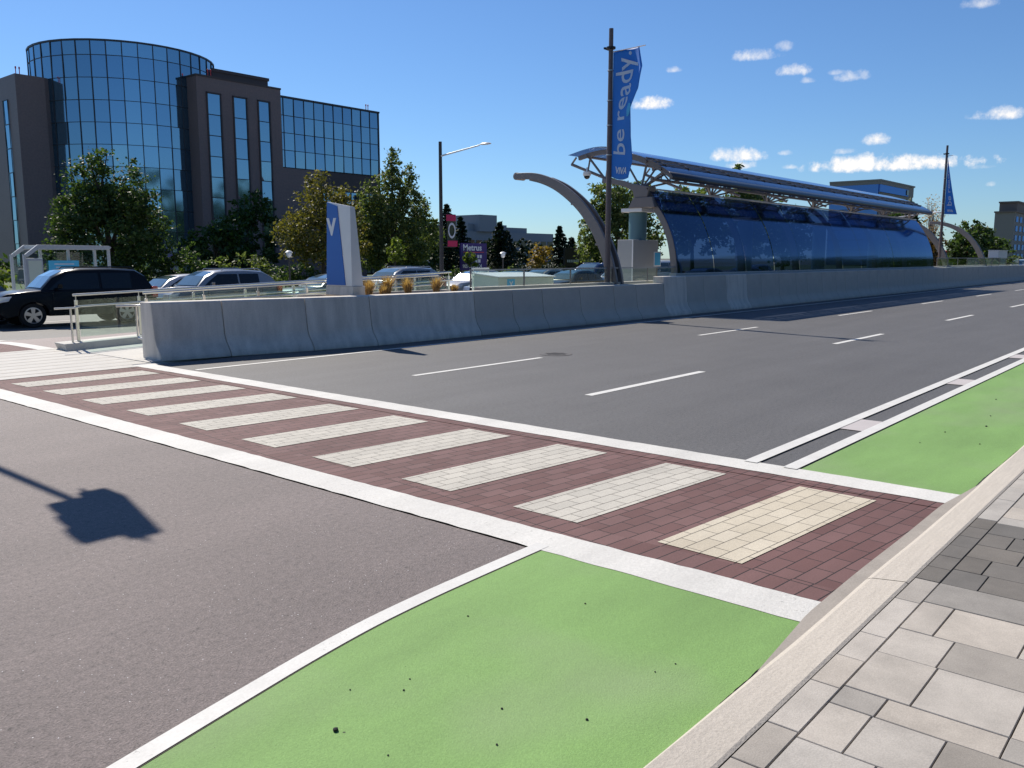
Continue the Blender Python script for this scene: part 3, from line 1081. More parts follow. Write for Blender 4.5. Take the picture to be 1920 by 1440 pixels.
# ================================================================== RAMP RAILINGS
def railing(name, label, y, xs, z0, slope, xend, start_loop, base_of):
    """posts at xs, handrail and mid rail rising with the ramp, glass between"""
    t = thing(name, label, 'railing', (xs[0], y, 0), group='glass railings of the ramp')
    X = lambda v: v - xs[0]
    top = lambda v: z0 + slope * (v - xs[0])
    for v in xs:
        mb = MB(); mb.box(X(v) - .028, X(v) + .028, -.018, .018, base_of(v), top(v) - .10); p = mb.build('post', 'steel', t, bevel=.004)
        mb = MB(); mb.tube([(X(v), 0, top(v) - .10), (X(v), 0, top(v) - .02)], .010); mb.build('rail_pin', 'steel', p)
        mb = MB(); mb.box(X(v) - .06, X(v) + .06, -.06, .06, base_of(v), base_of(v) + .012); mb.build('base_plate', 'steel', p)
    mb = MB(); mb.tube([(X(xs[0]) - .05, 0, top(xs[0] - .05)), (X(xend), 0, top(xend))], .024, 10); mb.build('handrail', 'steel', t, smooth=True)
    mb = MB(); mb.tube([(X(xs[0]), -.05, top(xs[0]) - .22), (X(xend), -.05, top(xend) - .22)], .019, 10); mb.build('mid_rail', 'steel', t, smooth=True)
    for a, b in zip(xs[:-1], xs[1:]):
        mb = MB()
        mb.hexa([(X(a) + .05, -.006, base_of(a) + .08), (X(b) - .05, -.006, base_of(b) + .08), (X(b) - .05, .006, base_of(b) + .08), (X(a) + .05, .006, base_of(a) + .08)],
                [(X(a) + .05, -.006, top(a) - .10), (X(b) - .05, -.006, top(b) - .10), (X(b) - .05, .006, top(b) - .10), (X(a) + .05, .006, top(a) - .10)])
        mb.build('glass_panel', 'clear_green', t)
    if start_loop:
        zz = top(xs[0]) - .22
        mb = MB()
        mb.tube([(-.45, -.12, zz - .02), (-.10, -.12, zz - .02), (.02, -.07, zz)], .019, 10)
        mb.build('extension_rail', 'steel', t, smooth=True)
        mb = MB(); mb.tube([(-.16, -.12, base_of(xs[0])), (-.16, -.12, zz - .02)], .019, 10); mb.build('extension_post', 'steel', t, smooth=True)
    return t


rp = lambda v: .15 + .030 * max(0, v - 6.9)
railing('ramp_railing', 'steel and glass ramp railing standing on the low concrete kerb', 17.05, [7.11, 8.35, 9.55, 10.8, 12.1, 13.4, 14.7, 16.0, 17.3], 1.05, .030, 17.4, True, rp)
railing('ramp_railing', 'steel handrail with glass just behind the crosswalk end of the barrier', 15.25, [7.60, 8.75, 9.95, 11.15, 12.4, 13.7, 15.0], 1.12, .028, 15.1, False, lambda v: .02 + .030 * max(0, v - 6.9))
mb = MB()
mb.hexa([(6.75, 16.72, -.02), (17, 16.86, -.02), (17, 17.38, -.02), (6.85, 17.38, -.02)], [(6.72, 16.45 + .30, .15), (17, 16.86, .45), (17, 17.35, .45), (6.75, 17.3, .15)])
tag(mb.build('concrete_kerb', 'median_concrete', bevel=.015), 'low raised concrete kerb carrying the ramp railing posts', 'kerb')
t = thing('wall_handrail', 'short bent steel handrail bracketed to the end of the concrete barrier', 'handrail', (7.12, 14.42, 0))
mb = MB(); mb.tube([(-.30, .35, .93), (.02, .30, .93), (.10, .20, .93)], .020, 10); mb.build('rail', 'steel', t, smooth=True)
mb = MB(); mb.tube([(.03, .30, .93), (.03, .30, .40), (.03, .26, .36), (.03, .05, .36)], .018, 10); mb.build('bent_post', 'steel', t, smooth=True)
# gate frame at the head of the ramp
t = thing('ramp_gate', 'small white steel gate frame at the top of the ramp', 'gate', (17.7, 16.2, .33))
for dx in (-.32, .32):
    mb = MB(); mb.tube([(dx, 0, 0), (dx, 0, 1.12)], .022, 8); mb.build('post', 'white_metal', t, smooth=True)
mb = MB(); mb.bar((-.34, 0, 1.13), (.34, 0, 1.13), .05, .05); mb.bar((-.34, 0, .62), (.34, 0, .62), .03, .03); mb.build('rail', 'white_metal', t)
mb = MB(); mb.box(-.29, .29, -.006, .006, .08, 1.08); mb.build('glass_panel', 'clear_green', t)

# ================================================================== PLATFORM BALUSTRADE
def balustrade(label, x0, x1, y, zb, zt, step):
    t = thing('glass_balustrade', label, 'balustrade', (x0, y, zb))
    n = max(1, round((x1 - x0) / step))
    for i in range(n):
        a, b = (x1 - x0) * i / n + .02, (x1 - x0) * (i + 1) / n - .02
        mb = MB(); mb.box(a, b, -.006, .006, .02, zt - zb - .02); mb.build('glass_panel', 'clear_green', t)
    for i in range(n + 1):
        a = (x1 - x0) * i / n
        mb = MB(); mb.box(a - .012, a + .012, -.02, .02, 0, zt - zb - .01); mb.build('post', 'painted_steel', t)
    mb = MB(); mb.box(-.02, x1 - x0 + .02, -.022, .022, zt - zb - .012, zt - zb + .022); mb.build('top_rail', 'grey_cabinet', t)
    return t


balustrade('low glass balustrade on the ledge left of the shelter', 14.95, 24.9, 14.0, 1.06, 1.46, 2.0)
balustrade('distant green glass balustrade beyond the far end of the shelter', 55.2, 79.5, 13.9, 1.2, 1.75, 2.4)

# ================================================================== STATION SHELTER
SX0, SX1 = 24.5, 54.3
ST = thing('station_shelter', 'long glass station shelter with curved blue wall and arched roof on steel ribs', 'station shelter', (SX0, 14.0, .35))


def S(x, y, z):
    return (x - SX0, y - 14.0, z - .35)


WALL = [(13.83, 1.22), (13.86, 1.55), (13.93, 1.95), (14.06, 2.40), (14.27, 2.90), (14.51, 3.32), (14.74, 3.65), (14.98, 3.95)]
ARCH = [(13.86, .36), (13.88, 1.2), (13.98, 1.95), (14.12, 2.45), (14.36, 2.95), (14.66, 3.36), (15.0, 3.70), (15.42, 3.98), (15.95, 4.20), (16.75, 4.34)]
ROOF = [(14.02, 4.22), (13.99, 4.30), (14.10, 4.42), (14.40, 4.62), (14.79, 4.83), (15.24, 5.02), (15.9, 5.23), (16.64, 5.41), (17.35, 5.38), (18.1, 5.23)]


def interp_poly(P, n):
    P = np.array(P)
    L = np.concatenate([[0], np.cumsum(np.hypot(*np.diff(P, axis=0).T))])
    t = np.linspace(0, L[-1], n)
    return [(float(np.interp(q, L, P[:, 0])), float(np.interp(q, L, P[:, 1]))) for q in t]


def smooth_poly(P, n):
    """Catmull-Rom through the points, resampled"""
    pts = [Vector((p[0], p[1], 0)) for p in P]
    outp = []
    for i in range(len(pts) - 1):
        p0, p1, p2, p3 = pts[max(i - 1, 0)], pts[i], pts[i + 1], pts[min(i + 2, len(pts) - 1)]
        for k in range(6):
            t = k / 6
            q = 0.5 * ((2 * p1) + (p2 - p0) * t + (2 * p0 - 5 * p1 + 4 * p2 - p3) * t * t + (3 * p1 - p0 - 3 * p2 + p3) * t ** 3)
            outp.append((q.x, q.y))
    outp.append((pts[-1].x, pts[-1].y))
    return interp_poly(outp, n)


wallp = smooth_poly(WALL, 22)
roofp = smooth_poly(ROOF[1:], 26)
NB = 6
bayx = [SX0 + (SX1 - SX0) * i / NB for i in range(NB + 1)]
for i in range(NB * 2):
    a = SX0 + (SX1 - SX0) * i / (NB * 2) + .004
    b = SX0 + (SX1 - SX0) * (i + 1) / (NB * 2) - .004
    rr = random.Random(i)
    j1, j2 = rr.uniform(-.01, .01), rr.uniform(-.01, .01)
    mb = MB()
    mb.sheet(lambda u, v: S(a + (b - a) * u, wallp[round(v * 21)][0] + j1 * v + j2 * u, wallp[round(v * 21)][1] - j1 * v * .6), 1, 21)
    mb.build('wall_pane', 'station_glass', ST, smooth='all', fix=False)
mb = MB(); mb.tube([S(SX0 - .1, 14.985, 3.985), S(SX1 + .05, 14.985, 3.985)], .030, 8); mb.build('wall_top_rail', 'white_metal', ST, smooth=True)
for i in range(NB * 3):
    a = SX0 - .25 + (SX1 - SX0 - .3) * i / (NB * 3) + .008
    b = SX0 - .25 + (SX1 - SX0 - .3) * (i + 1) / (NB * 3) - .008
    mb = MB()
    mb.sheet(lambda u, v: S(a + (b - a) * u, roofp[round(v * 25)][0], roofp[round(v * 25)][1] + .02), 1, 25)
    mb.build('roof_pane', 'roof_glass', ST, smooth='all', fix=False)
# rolled metal gutter along the lower roof edge
gp = [(14.11, 4.452), (14.0, 4.36), (13.965, 4.29), (13.99, 4.23), (14.06, 4.21)]
mb = MB()
mb.sheet(lambda u, v: S(SX0 - .27 + (SX1 - SX0 - .26) * u, *gp[round(v * 4)]), 12, 4)
mb.build('roof_gutter', 'gutter_metal' if 'gutter_metal' in MATS else mat('gutter_metal', (.05, .058, .075), .35, metal=.3).name, ST, smooth='all', solid=.015, fix=False)
# the three pipes that run along the roof on brackets
for k, (yy, zz) in enumerate([(14.52, 4.74), (14.72, 4.845), (14.94, 4.94)]):
    mb = MB(); mb.tube([S(SX0 - .3, yy, zz), S(SX1 - .8, yy, zz)], .024, 6); mb.build('roof_pipe', 'painted_steel', ST, smooth=True)
for i in range(20):
    xx = SX0 + .2 + i * 1.5
    mb = MB(); mb.bar(S(xx, 14.46, 4.69), S(xx, 15.02, 4.965), .05, .05)
    mb.build('pipe_bracket', 'painted_steel', ST)


def arch_mesh(P, w0, w1, halfx, shift=(0, 0, 0), fn=S, x=0.0):
    """curved box beam in the plane X = x: depth tapers w0 -> w1 along it"""
    q = smooth_poly(P, 40)
    mb = MB()
    vs = []
    for i, (y, z) in enumerate(q):
        a, b = q[max(i - 1, 0)], q[min(i + 1, 39)]
        ty, tz = b[0] - a[0], b[1] - a[1]
        L = math.hypot(ty, tz)
        ny, nz_ = tz / L, -ty / L          # outward (towards the road and up)
        t = i / 39
        wd = (w0 + (w1 - w0) * t) / 2
        for sx in (-halfx, halfx):
            vs.append(fn(x + sx, y - ny * wd, z - nz_ * wd))
            vs.append(fn(x + sx, y + ny * wd, z + nz_ * wd))
    fs = []
    for i in range(39):
        k = i * 4
        for (m_, n_) in ((0, 1), (1, 3), (3, 2), (2, 0)):
            fs.append((k + m_, k + n_, k + 4 + n_, k + 4 + m_))
    fs.append((0, 1, 3, 2)); fs.append((156, 158, 159, 157))
    mb.add(vs, fs)
    return mb


ribp = [(p[0], p[1] - .10) for p in smooth_poly(ROOF[2:], 20)]
for i, xx in enumerate(bayx):
    x_ = xx + .12 if i == 0 else (xx - .15 if i == NB else xx)
    arch_mesh([(y + .12, z + .02) for y, z in (ARCH if i == 0 else ARCH[:-2])], .26, .16, .07, x=x_).build('arch_rib', 'arch_steel', ST, bevel=.01, smooth=True)
    arch_mesh([(p[0], p[1] - .02) for p in ribp[::3]], .20, .13, .05, x=x_).build('roof_rib', 'arch_steel', ST, smooth=True)
    for kk, (y0, z0, y1, z1, r0) in enumerate(((16.75, 4.36, 16.62, 5.25, .04), (16.75, 4.36, 17.5, 5.2, .04), (16.6, 4.36, 18.2, 4.98, .05), (17.5, 4.72, 17.4, 5.22, .03), (18.2, 4.98, 18.0, 5.2, .035),
                             (15.35, 4.0, 15.15, 4.86, .04), (15.35, 4.0, 14.5, 4.52, .04), (15.35, 4.0, 16.1, 5.12, .035))):
        if i and kk < 2:
            continue
        mb = MB(); mb.tube([S(x_, y0, z0), S(x_, y1, z1)], r0, 8); mb.build('strut', 'arch_steel', ST, smooth=True)
    for sx in (-1, 1):
        if (i == 0 and sx < 0) or (i == NB and sx > 0):
            continue
        for (dx, y1, z1) in ((.75, 15.15, 4.85), (1.35, 14.9, 4.75), (2.1, 14.5, 4.5)):
            mb = MB(); mb.tube([S(x_, 15.35, 4.0), S(x_ + sx * dx, y1, z1)], .035, 6); mb.build('strut', 'arch_steel', ST, smooth=True)
for (y, z) in ((15.15, 4.86), (14.6, 4.58), (17.5, 5.18)):
    mb = MB(); mb.tube([S(SX0, y, z), S(SX1 - .5, y, z)], .045, 8); mb.build('purlin', 'arch_steel', ST, smooth=True)
mb = MB()
for k in range(26):
    xx = SX0 + .6 + k * 1.12
    mb.tube([S(xx, 15.15, 4.86), S(xx + .56, 14.9, 4.28), S(xx + 1.12, 15.15, 4.86)], .03, 5)
mb.tube([S(SX0, 14.9, 4.28), S(SX1 - .5, 14.9, 4.28)], .05, 6)
mb.build('truss_web', 'arch_steel', ST, smooth=True)
for k, xx in enumerate((24.85, 33.0, 41.0, 49.0)):
    mb = MB(); mb.lathe([(.30, .0), (.30, 2.9)], S(xx, 15.6, .35), n=24); c = mb.build('support_column', 'far_column', ST, smooth=True) if 'far_column' in MATS else None
    if c is None:
        mat('far_column', (.10, .19, .22), .35, var=.04)
        c = mb.build('support_column', 'far_column', ST, smooth=True)
    mb = MB(); mb.box(*[v for p in zip(S(xx - .42, 15.2, 3.26), S(xx + .42, 16.0, 3.38)) for v in p]); mb.build('column_head', 'white_metal', c, bevel=.01)
# knuckle where the first arch meets the roof struts
mb = MB(); mb.hexa([S(24.4, 15.0, 3.72), S(24.85, 15.0, 3.72), S(24.85, 15.5, 3.72), S(24.4, 15.5, 3.72)], [S(24.4, 14.92, 4.05), S(24.85, 14.92, 4.05), S(24.85, 15.6, 4.18), S(24.4, 15.6, 4.18)])
mb.build('arch_knuckle', 'arch_steel', ST, bevel=.02)
mb = MB(); mb.hexa([S(24.38, 14.70, 3.38), S(24.86, 14.70, 3.38), S(24.86, 15.7, 3.38), S(24.38, 15.7, 3.38)], [S(24.38, 14.80, 3.72), S(24.86, 14.80, 3.72), S(24.86, 15.5, 3.72), S(24.38, 15.5, 3.72)])
mb.build('arch_knuckle', 'arch_steel', ST, bevel=.02)
t = thing('reflected_placard', 'white lettered screen reading AE behind the blue glass wall', 'placard', (31.4, 15.0, .35))  # lettered box added to stand in for a reflection in the glass
mb = MB(); mb.box(-.03, .03, -.03, .03, 0, 1.75); mb.build('post', 'painted_steel', t)
mb = MB(); mb.box(-.36, .36, -.06, .06, 1.30, 1.90); mb.build('housing', 'letter_white', t, bevel=.01)
text_part('AE', .36, 'lettering', 'sign_blue', t, lambda x, y, z: Vector((-.20 + x, -.065 - z, 1.36 + y)), .002)
t = thing('security_camera', 'white dome security camera hanging from the end of the station roof', 'camera', (24.35, 17.35, 4.62))
mb = MB(); mb.lathe([(.03, .18), (.03, .05), (.13, .04), (.14, -.06), (.12, -.10)], n=16); mb.build('housing', 'white_metal', t, smooth=True)
mb = MB(); mb.lathe([(.105, -.101), (.095, -.16), (.05, -.20), (.01, -.21)], n=16); mb.build('lens_dome', 'car_glass', t, smooth=True)

# ---- free standing curved arches
FREE = [(13.98, .36), (13.99, 1.0), (14.18, 1.75), (14.50, 2.43), (14.78, 2.86), (15.12, 3.26), (15.55, 3.62), (16.02, 3.92), (16.52, 4.13), (17.0, 4.25), (17.66, 4.29)]
for xx, lab in ((21.15, 'tall curved steel arch rising beside the near banner pole'), (58.0, 'curved steel arch just past the far end of the glass shelter'),
                (68.0, 'farthest curved steel arch near the far end of the median')):
    t = thing('curved_arch', lab, 'arch', (xx, 14.0, .35), group='free standing curved arches')
    L = lambda x, y, z: (x, y - 14.0, z - .35)
    arch_mesh(FREE, .36, .19, .045, fn=L, x=-.16).build('arch_beam', 'arch_steel', t, bevel=.008, smooth=True)
    arch_mesh([(p[0] - .0, p[1]) for p in FREE[:9]], .34, .17, .045, fn=L, x=.16).build('arch_beam', 'arch_steel', t, bevel=.008, smooth=True)
    arch_mesh([(p[0] + .13, p[1] - .10) for p in FREE[:-1]], .05, .05, .17, fn=L, x=0).build('web_plate', 'arch_steel', t, smooth=True)
    mb = MB(); mb.lathe([(.10, -.20), (.115, -.19), (.115, .19), (.10, .20)], L(0, 17.66, 4.29), axis='x', n=18); mb.build('end_cap', 'painted_steel', t, smooth=True)
    for (y, z) in ((14.5, 2.15), (15.4, 3.35)):
        mb = MB(); mb.box(-.21, .21, y - 14.0 - .06, y - 14.0 + .10, z - .35 - .03, z - .35 + .03); mb.build('clip_plate', 'painted_steel', t)
    mb = MB(); mb.box(-.30, .30, -.28, .28, .0, .06); mb.build('base_plate', 'arch_steel', t)

# ---- platform furniture
t = thing('service_cabinet', 'tall grey cabinet standing on the platform left of the curved wall', 'cabinet', (24.9, 15.6, .35))
mb = MB(); mb.box(-.80, .80, -.30, .30, 0, 2.0); mb.build('body', 'grey_cabinet', t, bevel=.02)
mb = MB(); mb.box(-.82, -.80, -.32, -.28, 0, 2.0); mb.build('corner_trim', 'white_metal', t)
mb = MB(); mb.box(-.70, .70, -.304, -.3005, .08, 1.92); mb.build('door', 'grey_cabinet', t, bevel=.002)
t = thing('notice_board', 'small blue and white notice board beside the grey cabinet', 'notice board', (25.62, 15.3, .35))
mb = MB(); mb.box(-.03, .03, -.02, .02, 0, 1.2); mb.build('post', 'painted_steel', t)
mb = MB(); mb.box(-.22, .22, -.03, .03, 1.12, 1.62); mb.build('board', 'letter_white', t, bevel=.005)
mb = MB(); mb.box(-.18, .18, -.036, -.031, 1.16, 1.58); mb.build('poster', 'sky_blue', t)
t = thing('utility_box', 'long pale green utility box with a blue emblem behind the balustrade', 'utility box', (18.3, 15.5, .33))
mb = MB(); mb.hexa([(-1.15, -.45, 0), (1.25, -.45, 0), (1.25, .45, 0), (-1.15, .45, 0)], [(-1.15, -.45, .90), (1.25, -.45, .88), (1.25, .45, .98), (-1.15, .45, 1.0)])
mb.build('body', 'mint_cabinet', t, bevel=.015)
mb = MB(); mb.hexa([(-1.2, -.5, .905), (1.3, -.5, .885), (1.3, .5, .985), (-1.2, .5, 1.005)], [(-1.2, -.5, .935), (1.3, -.5, .915), (1.3, .5, 1.015), (-1.2, .5, 1.035)])
mb.build('lid', 'white_metal', t, bevel=.006)
mb = MB(); mb.box(-.80, -.48, -.456, -.4515, .62, .86); e = mb.build('emblem', 'sky_blue', t)
mb = MB(); mb.prism([(-.72, .80), (-.64, .68), (-.56, .80), (-.60, .80), (-.64, .74), (-.68, .80)], 'y', -.461, -.4565); mb.build('emblem_mark', 'letter_white', e)
for (xx, y_, wd, h_, lab, m_) in ((76.5, 16.2, 3.2, 1.75, 'low grey cabinet on the median near the far curved arch', 'grey_cabinet'), (82.0, 16.4, 3.0, 1.8, 'low grey cabinet between the far arch and the white one', 'grey_cabinet'),
                                  (86.5, 16.8, 3.6, 2.45, 'tall white cabinet at the far end of the median', 'white_metal')):
    t = thing('service_cabinet', lab, 'cabinet', (xx, y_, .0), group='service cabinets at the far end of the median')
    mb = MB(); mb.box(-wd / 2, wd / 2, -.4, .4, 0, h_ - .06); mb.build('body', m_, t, bevel=.02)
    mb = MB(); mb.box(-wd / 2 - .05, wd / 2 + .05, -.45, .45, h_ - .055, h_); mb.build('lid', m_, t)
    mb = MB(); mb.box(-wd / 2 + .1, -.02, -.405, -.4005, .15, h_ - .2); mb.build('door', m_, t)

# ================================================================== BANNER POLES
def banner_pole(label, blab, xx, yy, top, zt, zb, outer, ripple, chars, near):
    t = thing('banner_pole', label, 'banner pole', (xx, yy, .35), group='banner poles on the median')
    mb = MB(); mb.tube([(0, 0, 0), (0, 0, 4.0), (0, 0, top - .35)], [.085, .078, .062], 16); mb.build('pole', 'pole_steel', t, smooth=True)
    mb = MB(); mb.lathe([(.10, zt - .35 + .10), (.13, zt - .35 + .11), (.13, zt - .35 + .16), (.10, zt - .35 + .17)], n=18); mb.bar((-.12, .14, zt - .22), (.12, .14, zt - .22), .05, .05); mb.build('collar', 'black_trim', t, smooth=True)
    mb = MB(); mb.tube([(0, -.06, zt - .33), (0, -1.12 if near else -.35, zt - .33 + (.02 if near else 0))], .014, 8); mb.build('banner_arm', 'steel', t, smooth=True)
    for f in (.18, .42, .62, .86):
        zz = zb + (zt - zb) * f - .35
        mb = MB(); mb.lathe([(.086, zz - .012), (.092, zz - .008), (.092, zz + .008), (.086, zz + .012)], n=16); mb.build('band_clip', 'steel', t, smooth=True)
    # cloth: u from pole to free edge, v from top to bottom
    zs = [p[1] for p in outer][::-1]
    wv = [p[0] for p in outer][::-1]

    def cloth(u, v, off=0.0):
        z = zt + (zb - zt) * v
        ow = float(np.interp(z, zs, wv))
        y = -.085 - (ow - .085) * u
        z2 = z + (.06 * u * (1 - v) if near else 0) - (.10 * math.sin(u * 2.6) * v if near else .05 * u * v)
        bx = ripple * math.sin(u * 3.4 + v * 5.5) * u + ripple * .6 * math.sin(v * 9 + u * 2) * u - (.18 * u * u * math.sin(v * 3.1) if near else .25 * u * v)
        return Vector((bx - off, y, z2 - .35))
    tb = thing('banner', blab, 'banner', (xx, yy, .35), group='blue banners hanging from the poles')
    mb = MB(); mb.sheet(lambda u, v: cloth(u, v), 18, 60); mb.build('cloth', 'banner_blue', tb, smooth='all', fix=False, solid=.004)
    for (s, size, u0, v0, vertical, m_) in chars:
        me_w = .9
        if vertical:      # reads upward, tops towards the pole
            fn = lambda x, y, z: cloth(max(0.02, u0 - y / me_w), v0 - x / (zt - zb), .008 + z)
        else:
            fn = lambda x, y, z: cloth(u0 + x / me_w, v0 - y / (zt - zb), .008 + z)
        text_part(s, size, 'lettering', m_, tb, fn, .001, weight=.006)
    return t, tb, cloth


near_outer = [(.90, 7.42), (1.12, 6.85), (1.06, 6.29), (.80, 5.82), (.76, 5.1), (.80, 4.45), (.66, 4.05)]
t, tb, cloth = banner_pole('tall dark steel pole carrying the large banner beside the near arch', 'large blue banner reading be ready. on the near pole', 20.72, 14.0, 8.05, 7.40, 4.03, near_outer, .05,
                           [('be', .74, .66, .82, True, 'letter_soft'), ('ready.', .74, .66, .82 - .90 / 3.37, True, 'letter_soft'), ('VIVA', .24, .22, .955, False, 'letter_white')], True)
# pale blue folded flash on the free edge of the near banner
mb = MB(); mb.sheet(lambda u, v: cloth(.80 + .20 * u * math.sin(math.pi * (v * .9 + .05)) ** .5, .425 + .10 * v, .008), 4, 10); mb.build('flash_mark', 'sky_blue', tb, smooth='all', fix=False, solid=.002)
far_outer = [(.06, 7.75), (.28, 6.7), (.48, 5.7), (.66, 4.95), (.85, 4.36)]
banner_pole('distant dark steel pole carrying the narrow banner past the shelter', 'narrow blue banner on the distant pole past the shelter', 56.5, 14.1, 8.37, 7.75, 4.36, far_outer, .03,
            [('be', .62, .70, .86, True, 'letter_soft'), ('ready.', .62, .70, .86 - .76 / 3.39, True, 'letter_soft'), ('VIVA', .20, .25, .96, False, 'letter_white')], False)

# ================================================================== STREET LAMPS
def street_lamp(label, x, y, h, arm, zarm, gbase, dirx=0.0, group='tall street lamps'):
    t = thing('street_lamp', label, 'street lamp', (x, y, gbase), group=group)
    mb = MB(); mb.tube([(0, 0, 0), (0, 0, 2.5), (0, 0, h - gbase)], [.13, .115, .095], 14); mb.build('pole', 'lamp_steel', t, smooth=True)
    e = Vector((dirx, -arm, zarm - gbase + .35))
    mb = MB(); mb.tube([(0, 0, zarm - gbase), e], [.05, .038], 10); mb.build('arm', 'white_metal', t, smooth=True)
    mb = MB()
    d = e.normalized()
    n = 10
    for i in range(n):
        pass
    prof = [(0.0, .035), (.12, .07), (.32, .15), (.60, .17), (.85, .12), (.98, .03)]
    ln = Vector((dirx, -arm, 0)).normalized()
    sd = Vector((ln.y, -ln.x, 0))
    vs, fs = [], []
    for (s, r) in prof:
        for k in range(10):
            a = 2 * math.pi * k / 10
            p = e + ln * (s * .9) + sd * r * math.cos(a) + Vector((0, 0, .03 + r * .55 * math.sin(a) if math.sin(a) > 0 else .03 + r * .22 * math.sin(a)))
            vs.append(p)
    for i in range(len(prof) - 1):
        for k in range(10):
            fs.append((i * 10 + k, i * 10 + (k + 1) % 10, (i + 1) * 10 + (k + 1) % 10, (i + 1) * 10 + k))
    fs.append(tuple(range(10))); fs.append(tuple(range(50, 60)))
    mb.add(vs, fs)
    mb.build('lamp_head', 'white_metal', t, smooth=True)
    return t


street_lamp('tall dark street lamp with one arm behind the parked cars', 35.45, 35.5, 8.30, 3.0, 7.5, -.2)
street_lamp('distant street lamp seen beyond the far curved arch', 72.0, 22.2, 5.2, 3.2, 4.85, -.2, .4)
t = thing('lamp_banner', 'magenta and green banner clipped to the tall street lamp', 'banner', (35.75, 35.4, 2.2))
mb = MB(); mb.sheet(lambda u, v: (.05 + .72 * u, -.02 + .02 * math.sin(v * 5), .28 + 1.75 * v), 3, 10); mb.build('cloth', 'dark_green_cloth' if 'dark_green_cloth' in MATS else mat('dark_green_cloth', (.05, .07, .04), .7).name, t, fix=False, solid=.01)
mb = MB(); mb.box(.04, .76, -.05, .02, 1.68, 2.04); mb.box(.10, .88, -.05, .02, .22, .56); mb.build('end_panel', 'magenta', t)
mb = MB()
mb.add([(.42 + r_ * math.cos(a) * .85, -.056, 1.14 + r_ * math.sin(a) * 1.25) for r_ in (.26, .36) for a in [2 * math.pi * k / 28 for k in range(28)]], [(k, (k + 1) % 28, 28 + (k + 1) % 28, 28 + k) for k in range(28)])
mb.build('ring_mark', 'letter_white', t, solid=.006)
mb = MB(); mb.tube([(-.2, 0, 2.05), (.8, 0, 2.05)], .02, 6); mb.tube([(-.2, 0, .2), (.8, 0, .2)], .02, 6); mb.build('bracket', 'lamp_steel', t)
for (x, y, lab) in ((43.76, 38.0, 'globe topped park lamp right of the purple billboard'), (29.0, 41.2, 'globe topped park lamp standing in front of the dark office building')):
    t = thing('park_lamp', lab, 'park lamp', (x, y, -.2), group='globe topped park lamps')
    mb = MB(); mb.tube([(0, 0, 0), (0, 0, 2.0)], [.06, .045], 8); mb.build('post', 'lamp_steel', t, smooth=True)
    mb = MB(); mb.lathe([(.07, 1.98), (.13, 2.05), (.16, 2.18), (.13, 2.26)], n=14); mb.build('lantern', 'lamp_glass', t, smooth=True)
    mb = MB(); mb.lathe([(.22, 2.262), (.15, 2.34), (.04, 2.38)], n=14); mb.build('cap', 'white_metal', t, smooth=True)

# ---- traffic signal over the left roadway (outside the frame; its shadow falls on the asphalt)
t = thing('traffic_signal', 'traffic signal on a long mast arm whose shadow falls on the left asphalt', 'traffic signal', (3.97, 18.9, .02))
mb = MB(); mb.tube([(0, 0, 0), (0, 0, 6.2)], [.14, .10], 14); mb.build('pole', 'painted_steel', t, smooth=True)
mb = MB(); mb.tube([(0, 0, 5.85), (0, -3, 5.95), (0, -7.0, 5.95)], [.07, .055, .04], 10); mb.build('mast_arm', 'painted_steel', t, smooth=True)
hx, hy, hz = -.05, -7.55, 5.45
mb = MB(); mb.box(hx - .10, hx + .12, hy - .18, hy + .18, hz - .52, hz + .52); mb.build('signal_head', 'signal_yellow', t, bevel=.02)
mb = MB(); mb.prism([(hy - .25, hz - .56), (hy + .25, hz - .56), (hy + .25, hz + .56), (hy - .25, hz + .56)], 'x', hx - .04, hx - .02); mb.build('backplate', 'black_trim', t)
for k in range(3):
    zc = hz + .34 - .34 * k
    mb = MB(); mb.lathe([(.15, hx - .34), (.15, hx - .08)], (0, hy, zc), axis='x', n=16); mb.build('visor', 'black_trim', t, smooth=True)
mb = MB(); mb.bar((hx, hy - .1, hz + .4), (hx, hy + .55, hz + .5), .06, .06); mb.build('hanger', 'painted_steel', t)

# ---- second-plane signs
t = thing('billboard', 'purple billboard reading Metrus above a phone number behind the cars', 'billboard', (47.3, 44.0, -.2))
mb = MB(); mb.box(-1.42, 1.42, -.06, .06, 1.05, 3.05); mb.build('board', 'purple', t)
for dx in (-1.2, 1.2):
    mb = MB(); mb.box(dx - .06, dx + .06, .062, .16, 0, 2.8); mb.build('post', 'bark', t)
text_part('Metrus', .62, 'lettering', 'letter_white', t, lambda x, y, z: Vector((-1.20 + x * 1.15, -.066 - z, 2.52 + y)), .003, weight=.014)
text_part('905-660-1714', .36, 'lettering', 'letter_white', t, lambda x, y, z: Vector((-1.25 + x * 1.03, -.066 - z, 1.24 + y)), .003, weight=.012)
mb = MB(); mb.box(-1.15, 1.1, -.072, -.0615, 2.36, 2.41); mb.build('underline', 'sign_red', t)
mb = MB()
for (a, b, z0) in ((-1.1, -.85, 1.95), (.35, .55, 1.95), (.62, .85, 1.95), (.1, .35, 1.62), (.42, .70, 1.62), (-.9, -.75, 1.95)):
    mb.box(a, b, -.072, -.0615, z0, z0 + .24)
mb.build('worn_text', 'letter_white', t)
t = thing('lattice_sign', 'tilted white framed lattice panel among the conifers', 'sign frame', (74.0, 60.0, -.2))
mb = MB()
for k in range(5):
    mb.bar((.0 + k * .62, 0, 1.75), (.75 + k * .62, 0, 3.05), .08, .10)
mb.bar((0, 0, 1.75), (2.48, 0, 1.75), .08, .10); mb.bar((.75, 0, 3.0), (3.23, 0, 3.0), .08, .10)
mb.build('frame', 'white_metal', t)
mb = MB(); mb.bar((.6, 0, 3.10), (3.3, 0, 3.10), .12, .10); mb.build('trim', 'sign_red', t)
